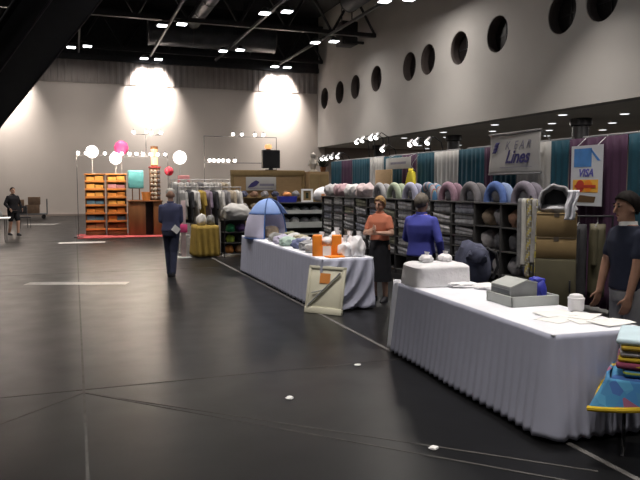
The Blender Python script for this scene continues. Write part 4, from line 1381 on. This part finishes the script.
for i, (x, z) in enumerate(((-1.6, 2.77), (-1.35, 2.77), (-1.1, 2.77), (-.75, 2.77), (-.45, 2.77), (-.2, 2.77), (.05, 2.77), (.28, 2.77), (.5, 2.77), (.75, 2.77), (1.0, 2.77), (1.25, 2.77), (.2, 3.51), (.62, 3.53), (.8, 3.51), (1.12, 3.51))):
    spot('small spot lamp on the %s booth truss bar, %s from its end by the post' % ('upper' if z > 3 else 'main', ORD[i if z < 3 else i - 12]), (1.75 + x, 24.15, z + .02), 'spot lamps over the orange booth', 26 if i % 2 == 0 else 0)
# lamps over the tan wall and the white rail
t = thing('lamp_truss', 'thin grey lamp frame on two posts behind the tan booth wall', 'truss', (5.6, 22.6, 0))
for x in (-1.5, 1.0):
    MB().cyl((x, 0, 0), (x, 0, 3.42), .011, seg=8).build('post', 'strut', t)
    MB().box(x - .2, x + .2, -.2, .2, 0, .02).build('foot', 'black', t)
for z in (2.53, 3.41):
    MB().cyl((-1.5, 0, z), (1.0, 0, z), .011, seg=8).build('crossbar', 'strut', t)
for i, (x, z) in enumerate(((-.55, 3.425), (-.25, 3.425), (.2, 3.425), (.5, 3.425), (-1.35, 2.545), (-1.2, 2.545), (-1.05, 2.545), (-.9, 2.545), (-.72, 2.545), (-.5, 2.545))):
    spot('bright spot lamp on the %s bar behind the tan wall, %s from its left end' % ('upper' if z > 3 else 'lower', ORD[i if z > 3 else i - 4]), (5.6 + x, 22.6, z), 'spot lamps behind the tan wall', 9 if i % 2 == 0 else 0)

# ------------------------------------------------------------------ far left: table, chairs, cart
t = thing('folding_table', 'white topped table at the left edge beside the person in black', 'table', (-2.85, 23.4, 0))
MB().box(-.9, .9, -.38, .38, .72, .76, bev=.008).build('tabletop', 'paper', t)
for sx in (-1, 1):
    for sy in (-1, 1):
        MB().cyl((sx * .78, sy * .3, 0), (sx * .78, sy * .3, .72), .016, seg=8).build('leg', 'steel', t)
for i, (x, y, lab) in enumerate(((-3.3, 24.3, 'dark chair behind the white topped table at the left edge'), (-2.0, 30.5, 'dark chair standing alone behind the person in black'))):
    t = thing('stacking_chair', lab, 'chair', (x, y, 0), R(20 * i))
    MB().box(-.22, .22, -.22, .22, .43, .47, bev=.015).build('seat', 'charcoal', t)
    MB().box(-.21, .21, .2, .24, .6, .92, bev=.015).build('backrest', 'charcoal', t)
    for sx in (-1, 1):
        for sy in (-1, 1):
            MB().cyl((sx * .2, sy * .2, 0), (sx * .19, sy * .19, .44 if sy < 0 else .9), .012, seg=8).build('leg', 'steel', t)
t = thing('goods_cart', 'cart stacked with brown cartons by the back wall', 'cart', (-2.35, 39.6, 0))
MB().box(-.95, .95, -.45, .45, .22, .28, bev=.01).build('deck', 'grey_dk', t)
for sx in (-1, 1):
    for sy in (-1, 1):
        MB().cyl((sx * .75, sy * .35 - .03, .10), (sx * .75, sy * .35 + .03, .10), .10, seg=16).build('wheel', 'black', t)
    MB().cyl((.93, sx * .4, .25), (.93, sx * .4, 1.05), .02, seg=8).build('handle', 'steel', t)
CT = mat('brown_carton', (.22, .14, .09), .85, var=.15)
for i, (x, z, wd, h, lab) in enumerate(((-.55, .281, .7, .42, 'brown carton low on the cart, left end'), (.2, .281, .7, .46, 'brown carton low on the cart, handle end'), (-.5, .703, .55, .32, 'small brown carton topmost on the cart, left end'), (.3, .743, .6, .42, 'brown carton topmost on the cart, handle end'))):
    o = MB().box(-wd / 2, wd / 2, -.3, .3, 0, h, bev=.01).build('brown_carton', CT, loc=(-2.35 + x, 39.6, z))
    tag(o, lab + ' by the back wall', 'carton', 'cartons on the cart')
o = MB().lump((0, 0, .29), (.55, .4, .4), 400, .15).build('white_bag', 'grey_pl', loc=(-4.1, 38.8, 0))
tag(o, 'grey white bulging bag on the floor left of the carton cart', 'bag')

# ------------------------------------------------------------------ people
SK = [mat('skin_light', (.47, .28, .20), .6, var=.05), mat('skin_tan', (.29, .155, .10), .6, var=.05)]
HAIR = {n: mat('hair_' + n, c, .7, var=.3, scale=30, spec=.12) for n, c in (('dark', (.012, .009, .008)), ('grey', (.16, .14, .12)), ('blond', (.36, .22, .10)), ('white', (.5, .48, .44)))}
LIP = mat('lip', (.30, .10, .08), .6)
EYE = mat('eye_dark', (.02, .015, .012), .3)
def limb(mb, pts, rad):
    for (a, b), (r0, r1) in zip(zip(pts, pts[1:]), zip(rad, rad[1:])):
        mb.cap(a, b, r0, r1, 14)
def hand(mb, wrist, d, side, s=1., curl=.5):
    """Palm, four fingers and a thumb; d = direction of the forearm, side = direction from the palm to the thumb."""
    d = Vector(d).normalized()
    side = Vector(side)
    side = (side - d * side.dot(d)).normalized()
    n = d.cross(side)
    wv = Vector(wrist)
    for k in range(4):
        o = side * (.030 - .020 * k) * s
        mb.cap(wv + o * .7, wv + d * .085 * s + o, .016 * s, .013 * s, 8)
        L = (.040, .046, .043, .034)[k] * s
        a = wv + d * .088 * s + o * 1.12
        b = a + (d * math.cos(curl * .6) + n * math.sin(curl * .6)) * L
        c = b + (d * math.cos(curl * 1.6) + n * math.sin(curl * 1.6)) * L * .85
        mb.cap(a, b, .0095 * s, .009 * s, 8)
        mb.cap(b, c, .009 * s, .0075 * s, 8)
    a = wv + d * .025 * s + side * .030 * s
    b = a + (d * .7 + side * .7 + n * .25).normalized() * .042 * s
    c = b + (d * .93 + side * .25 + n * .3).normalized() * .034 * s
    mb.cap(a, b, .013 * s, .011 * s, 8)
    mb.cap(b, c, .011 * s, .0085 * s, 8)
def person(label, loc, rz, H, skin, top, top_m, bottom, bottom_m, hair, hair_style, J=None, lean=(0, 0), headturn=0., nod=0., fem=False, voxel=.009, shoes='black', sleeve=1., extra=None, girth=1.):
    s = H / 1.70
    t = thing('person', label, 'person', loc, rz)
    j = dict(sh=(.168, 0, 1.35), el=(.225, .03, 1.09), wr=(.255, -.07, .86), hip=(.092, 0, .90), kn=(.10, -.02, .49), an=(.095, .02, .085))
    P = {}
    for k, v in j.items():
        for sd, sg in (('L', 1), ('R', -1)):
            P[k + sd] = Vector((v[0] * sg, v[1], v[2]))
    for k, v in (J or {}).items():
        P[k] = Vector(v)
    if fem:
        for sd, sg in (('L', 1), ('R', -1)):
            if not J or 'sh' + sd not in J:
                P['sh' + sd].x = .150 * sg
    def ln(z):          # spine lean grows from the hips to the head
        k = max(0, (z - .92) / .7)
        return (lean[0] * k, lean[1] * k)
    for k in P:
        if k[:2] in ('sh',):
            dx, dy = ln(P[k].z)
            P[k] = P[k] + Vector((dx, dy, 0))
        P[k] = P[k] * s
    g = girth
    W = (.155 if fem else .165) * g
    tor = [(.80, W * .9, .115 * g), (.90, W * 1.03, .125 * g), (1.0, W * .93, .115 * g), (1.08, W * .87, .108 * g), (1.2, W * 1.0, .118 * g), (1.3, W * 1.04, .118 * g), (1.36, W * .98, .10), (1.40, W * .78, .082), (1.435, .085, .066), (1.46, .055, .055)]
    def torso(mb, add, z0=.78, z1=2.):
        rings = []
        for z, rx, ry in tor:
            if z0 <= z <= z1:
                dx, dy = ln(z)
                rings.append((z * s, (rx + add) * s, (ry + add) * s, dx * s, (dy + (-.012 if fem and 1.19 < z < 1.32 else 0)) * s))
        mb.loft(rings, 24, sq=.9)
    hx, hy = ln(1.58)
    hc = Vector((hx, hy - .015, 1.585)) * s
    HR = Matrix.Translation(hc) @ Matrix.Rotation(headturn, 4, 'Z') @ Matrix.Rotation(nod, 4, 'X')
    def hp(x, y, z):
        return HR @ (Vector((x, y, z)) * s)
    mb = MB()
    torso(mb, 0)
    mb.cap(Vector((*ln(1.42), 1.42)) * s, hp(0, .012, -.07), .054 * s, .052 * s)
    q = HR.to_3x3().to_4x4()
    mb.ball(hp(0, .012, .022), (.074 * s, .094 * s, .094 * s), 24, q)
    mb.ball(hp(0, -.022, -.040), (.058 * s, .068 * s, .072 * s), 20, q)
    mb.cap(hp(0, -.098, .012), hp(0, -.112, -.022), .009 * s, .015 * s, 10)
    mb.ball(hp(0, -.072, -.095), (.024 * s, .020 * s, .018 * s), 12, q)
    for sg in (-1, 1):
        mb.ball(hp(.076 * sg, .012, -.008), (.012 * s, .022 * s, .033 * s), 10, q)
        mb.ball(hp(.03 * sg, -.082, .028), (.022 * s, .012 * s, .010 * s), 10, q)
    for sd in 'LR':
        limb(mb, [P['sh' + sd], P['el' + sd], P['wr' + sd]], [.055 * s * g, .042 * s, .028 * s])
        limb(mb, [P['hip' + sd], P['kn' + sd], P['an' + sd]], [.088 * s * g, .060 * s, .040 * s])
        sg = 1 if sd == 'L' else -1
        hand(mb, P['wr' + sd], P['wr' + sd] - P['el' + sd], (J or {}).get('th' + sd, (-.3 * sg, -1, 0)), s * .95)
        a = P['an' + sd]
        fd = Vector((J or {}).get('ft' + sd, (.02 * sg, -1, 0))).normalized()
        mb.cap(a - Vector((0, 0, .04 * s)), a + fd * .13 * s - Vector((0, 0, .055 * s)), .036 * s, .028 * s, 12)
    remesh(mb, 'body', skin, t, voxel, 3)
    # shirt
    mb = MB()
    z0 = {'shirt': .86, 'tucked': .95, 'jumper': .84}[top]
    torso(mb, .016, z0, 1.45)
    for sd in 'LR':
        a, b, c = P['sh' + sd], P['el' + sd], P['wr' + sd]
        if sleeve <= .6:
            mb.cap(a, a.lerp(b, sleeve / .6 * .75), .062 * s * g, .060 * s, 14)
        else:
            limb(mb, [a, b, b.lerp(c, .93)], [.062 * s * g, .052 * s, .043 * s])
    remesh(mb, 'shirt', top_m, t, voxel * 1.2, 5)
    mb = MB()
    mb.lathe([(.078 * s, 1.42 * s), (.069 * s, 1.468 * s), (.060 * s, 1.470 * s), (.060 * s, 1.42 * s)], 24, Vector((*ln(1.43), 0)) * s)
    mb.build('collar', top_m if extra != 'white_collar' else 'paper', t)
    # lower garment
    mb = MB()
    if bottom == 'skirt':
        rings = []
        for z, rx, ry in ((.34, .20, .17), (.45, .195, .165), (.62, .185, .155), (.80, .178, .148), (.90, .175, .142), (1.0, .158, .132), (1.02, .152, .128)):
            rings.append((z * s, rx * s, ry * s, 0, 0))
        mb.loft(rings, 40)
        o = mb.build('skirt', bottom_m, t)
        for v in o.data.vertices:
            a = math.atan2(v.co.y, v.co.x)
            k = max(0, (.9 * s - v.co.z)) * .06
            v.co.x *= 1 + k * math.sin(9 * a)
            v.co.y *= 1 + k * math.sin(9 * a)
    else:
        torso(mb, .012, .79, .98 if top == 'tucked' else .92)
        for sd in 'LR':
            a, b, c = P['hip' + sd], P['kn' + sd], P['an' + sd]
            if bottom == 'shorts':
                mb.cap(a, a.lerp(b, .82), .105 * s * g, .088 * s, 14)
            else:
                limb(mb, [a, b, c], [.104 * s * g, .076 * s, .060 * s])
        remesh(mb, {'shorts': 'shorts'}.get(bottom, 'trousers'), bottom_m, t, voxel * 1.3, 5)
        if top == 'tucked':
            MB().loft([(.955 * s, W * 1.06 * s, .135 * s * g, *[c * s for c in ln(.955)]), (.99 * s, W * 1.04 * s, .133 * s * g, *[c * s for c in ln(.99)])], 28, sq=.9).build('belt', 'black', t)
    for sd in 'LR':
        a = P['an' + sd]
        sg = 1 if sd == 'L' else -1
        fd = Vector((J or {}).get('ft' + sd, (.02 * sg, -1, 0))).normalized()
        base = a - Vector((0, 0, .085 * s))
        ang = math.atan2(fd.x, -fd.y)
        mb = MB()
        mb.loft([(.0, .045 * s, .135 * s, 0, -.055 * s), (.022 * s, .047 * s, .138 * s, 0, -.055 * s), (.05 * s, .044 * s, .12 * s, 0, -.045 * s), (.075 * s, .038 * s, .07 * s, 0, -.005 * s), (.10 * s, .036 * s, .045 * s, 0, .01 * s)], 20)
        o = mb.build('shoe', shoes, t)
        o.data.transform(Matrix.Translation(base) @ Matrix.Rotation(ang, 4, 'Z'))
    # hair
    if hair:
        mb = MB()
        if hair_style == 'cap':
            mb.lathe([(.086 * s, .035 * s), (.088 * s, .06 * s), (.078 * s, .10 * s), (.05 * s, .128 * s), (.0005, .136 * s)], 24)
            mb.box(-.06 * s, .06 * s, -.17 * s, -.06 * s, .036 * s, .046 * s, bev=.004)
        else:
            def hf(u, v):
                a = 2 * PI * u
                front = max(0, -math.sin(a))
                low = {'short': -.02 - .035 * max(0, math.sin(a)), 'bob': -.075 - .03 * max(0, math.sin(a)), 'full': -.05 - .04 * max(0, math.sin(a)), 'thick': -.045 - .045 * max(0, math.sin(a))}[hair_style]
                low = low * (1 - front ** .5) + .066 * front ** .5
                e0 = math.asin(max(-.95, min(.95, low / .115)))
                e = e0 + (PI / 2 - e0) * v
                k = 1 + .025 * math.sin(11 * a + 5 * v) + .05 * noise.noise(Vector((4 * math.cos(a), 4 * math.sin(a), 4 * v)))
                th = {'short': 1.0, 'bob': 1.12, 'full': 1.06, 'thick': 1.10}[hair_style]
                return (.083 * th * k * math.cos(e) * math.cos(a) * s, (.014 + .102 * th * k * math.cos(e) * math.sin(a)) * s, (.018 + .110 * th * math.sin(e)) * s)
            mb.grid(hf, 40, 12, closed=True)
        o = mb.build('cap' if hair_style == 'cap' else 'hair', hair, t, solid=.008 if hair_style != 'cap' else 0)
        o.data.transform(HR)
    for sg in (-1, 1):
        o = MB().ball((0, 0, 0), .0095 * s, 10).build('eye', EYE, t)
        o.data.transform(Matrix.Translation(hp(.030 * sg, -.090, .018)))
        o = MB().ball((0, 0, 0), (.020 * s, .006 * s, .005 * s), 10).build('eyebrow', hair if hair_style != 'cap' else HAIR['dark'], t)
        o.data.transform(Matrix.Translation(hp(.030 * sg, -.091, .042)) @ q)
    o = MB().ball((0, 0, 0), (.022 * s, .007 * s, .006 * s), 12).build('mouth', LIP, t)
    o.data.transform(Matrix.Translation(hp(0, -.088, -.058)) @ q)
    return t

C_NAVY = mat('navy_polo', (.020, .024, .042), .9, var=.15, spec=.2)
C_ROYAL = mat('royal_blue_shirt', (.055, .065, .36), .85, var=.12)
C_CORAL = mat('coral_blouse', (.52, .17, .095), .85, var=.08)
C_BLACK = mat('black_cloth', (.012, .012, .015), .9, var=.2, spec=.2)
C_BLUEG = mat('slate_blue_shirt', (.06, .068, .14), .9, var=.15)
C_JEAN = mat('dark_jeans', (.022, .028, .06), .9, var=.25)
C_GREY = mat('grey_trousers', (.22, .22, .23), .9, var=.25)

# man in navy behind the near table, facing the aisle
person('man in a navy shirt standing behind the near table end, facing the aisle', (4.33, 4.36, 0), R(-98), 1.69, SK[1], 'shirt', C_NAVY, 'trousers', C_GREY, HAIR['dark'], 'thick',
       J=dict(elL=(.20, -.09, 1.11), wrL=(.19, -.15, .86), elR=(-.20, -.09, 1.11), wrR=(-.17, -.17, .87)), lean=(0, -.05), nod=R(8), voxel=.0085, sleeve=.5, extra='white_collar', girth=1.05)
# man in royal blue between the tables, turned to the shelving
person('grey-haired man in a royal blue shirt turned towards the shelving', (4.1, 7.55, 0), R(125), 1.65, SK[0], 'shirt', C_ROYAL, 'trousers', C_BLACK, HAIR['grey'], 'full',
       J=dict(elL=(.25, -.05, 1.12), wrL=(.16, -.26, 1.02), elR=(-.27, .03, 1.10), wrR=(-.25, -.10, .88)), headturn=R(-8), nod=R(4), girth=1.08)
# woman in coral with folded arms
person('blond woman in a coral blouse and long black skirt with folded arms', (4.32, 9.25, 0), R(-50), 1.585, SK[0], 'tucked', C_CORAL, 'skirt', C_BLACK, HAIR['blond'], 'bob',
       J=dict(elL=(.23, -.06, 1.12), wrL=(.02, -.20, 1.13), elR=(-.23, -.06, 1.11), wrR=(-.02, -.22, 1.19), thL=(0, 0, 1), thR=(0, 0, 1)), fem=True, sleeve=.5, nod=R(8))
# man walking away down the aisle
person('man in a slate blue shirt and dark jeans walking away down the aisle', (1.72, 13.1, 0), R(172), 1.69, SK[0], 'jumper', C_BLUEG, 'trousers', C_JEAN, HAIR['white'], 'cap',
       J=dict(elL=(.185, -.03, 1.10), wrL=(.10, -.22, 1.05), elR=(-.19, -.02, 1.10), wrR=(-.12, -.2, 1.0), hipL=(.07, 0, .90), hipR=(-.07, 0, .90), knL=(.055, -.10, .50), anL=(.04, -.09, .085), knR=(-.045, .02, .48), anR=(-.025, .14, .11)), voxel=.010)
o = MB().box(-.07, .07, -.006, .006, -.06, .06).build('paper_slip', 'paper', loc=(1.72 + .07, 13.1 - .165, .93))
o.rotation_euler = (0, R(40), R(10))
tag(o, 'white paper slip in the back pocket of the walking man', 'paper')
# person in black far left
person('person in black top and shorts walking at the far left', (-2.05, 26.1, 0), R(35), 1.70, SK[0], 'shirt', C_BLACK, 'shorts', C_BLACK, HAIR['dark'], 'short',
       J=dict(elL=(.28, .02, 1.12), wrL=(.25, -.15, .95), elR=(-.28, .02, 1.12), wrR=(-.22, -.16, .95), knL=(.10, -.12, .50), anL=(.10, -.10, .085), knR=(-.09, .02, .49), anR=(-.09, .14, .10)), voxel=.011, sleeve=.9, girth=1.12)
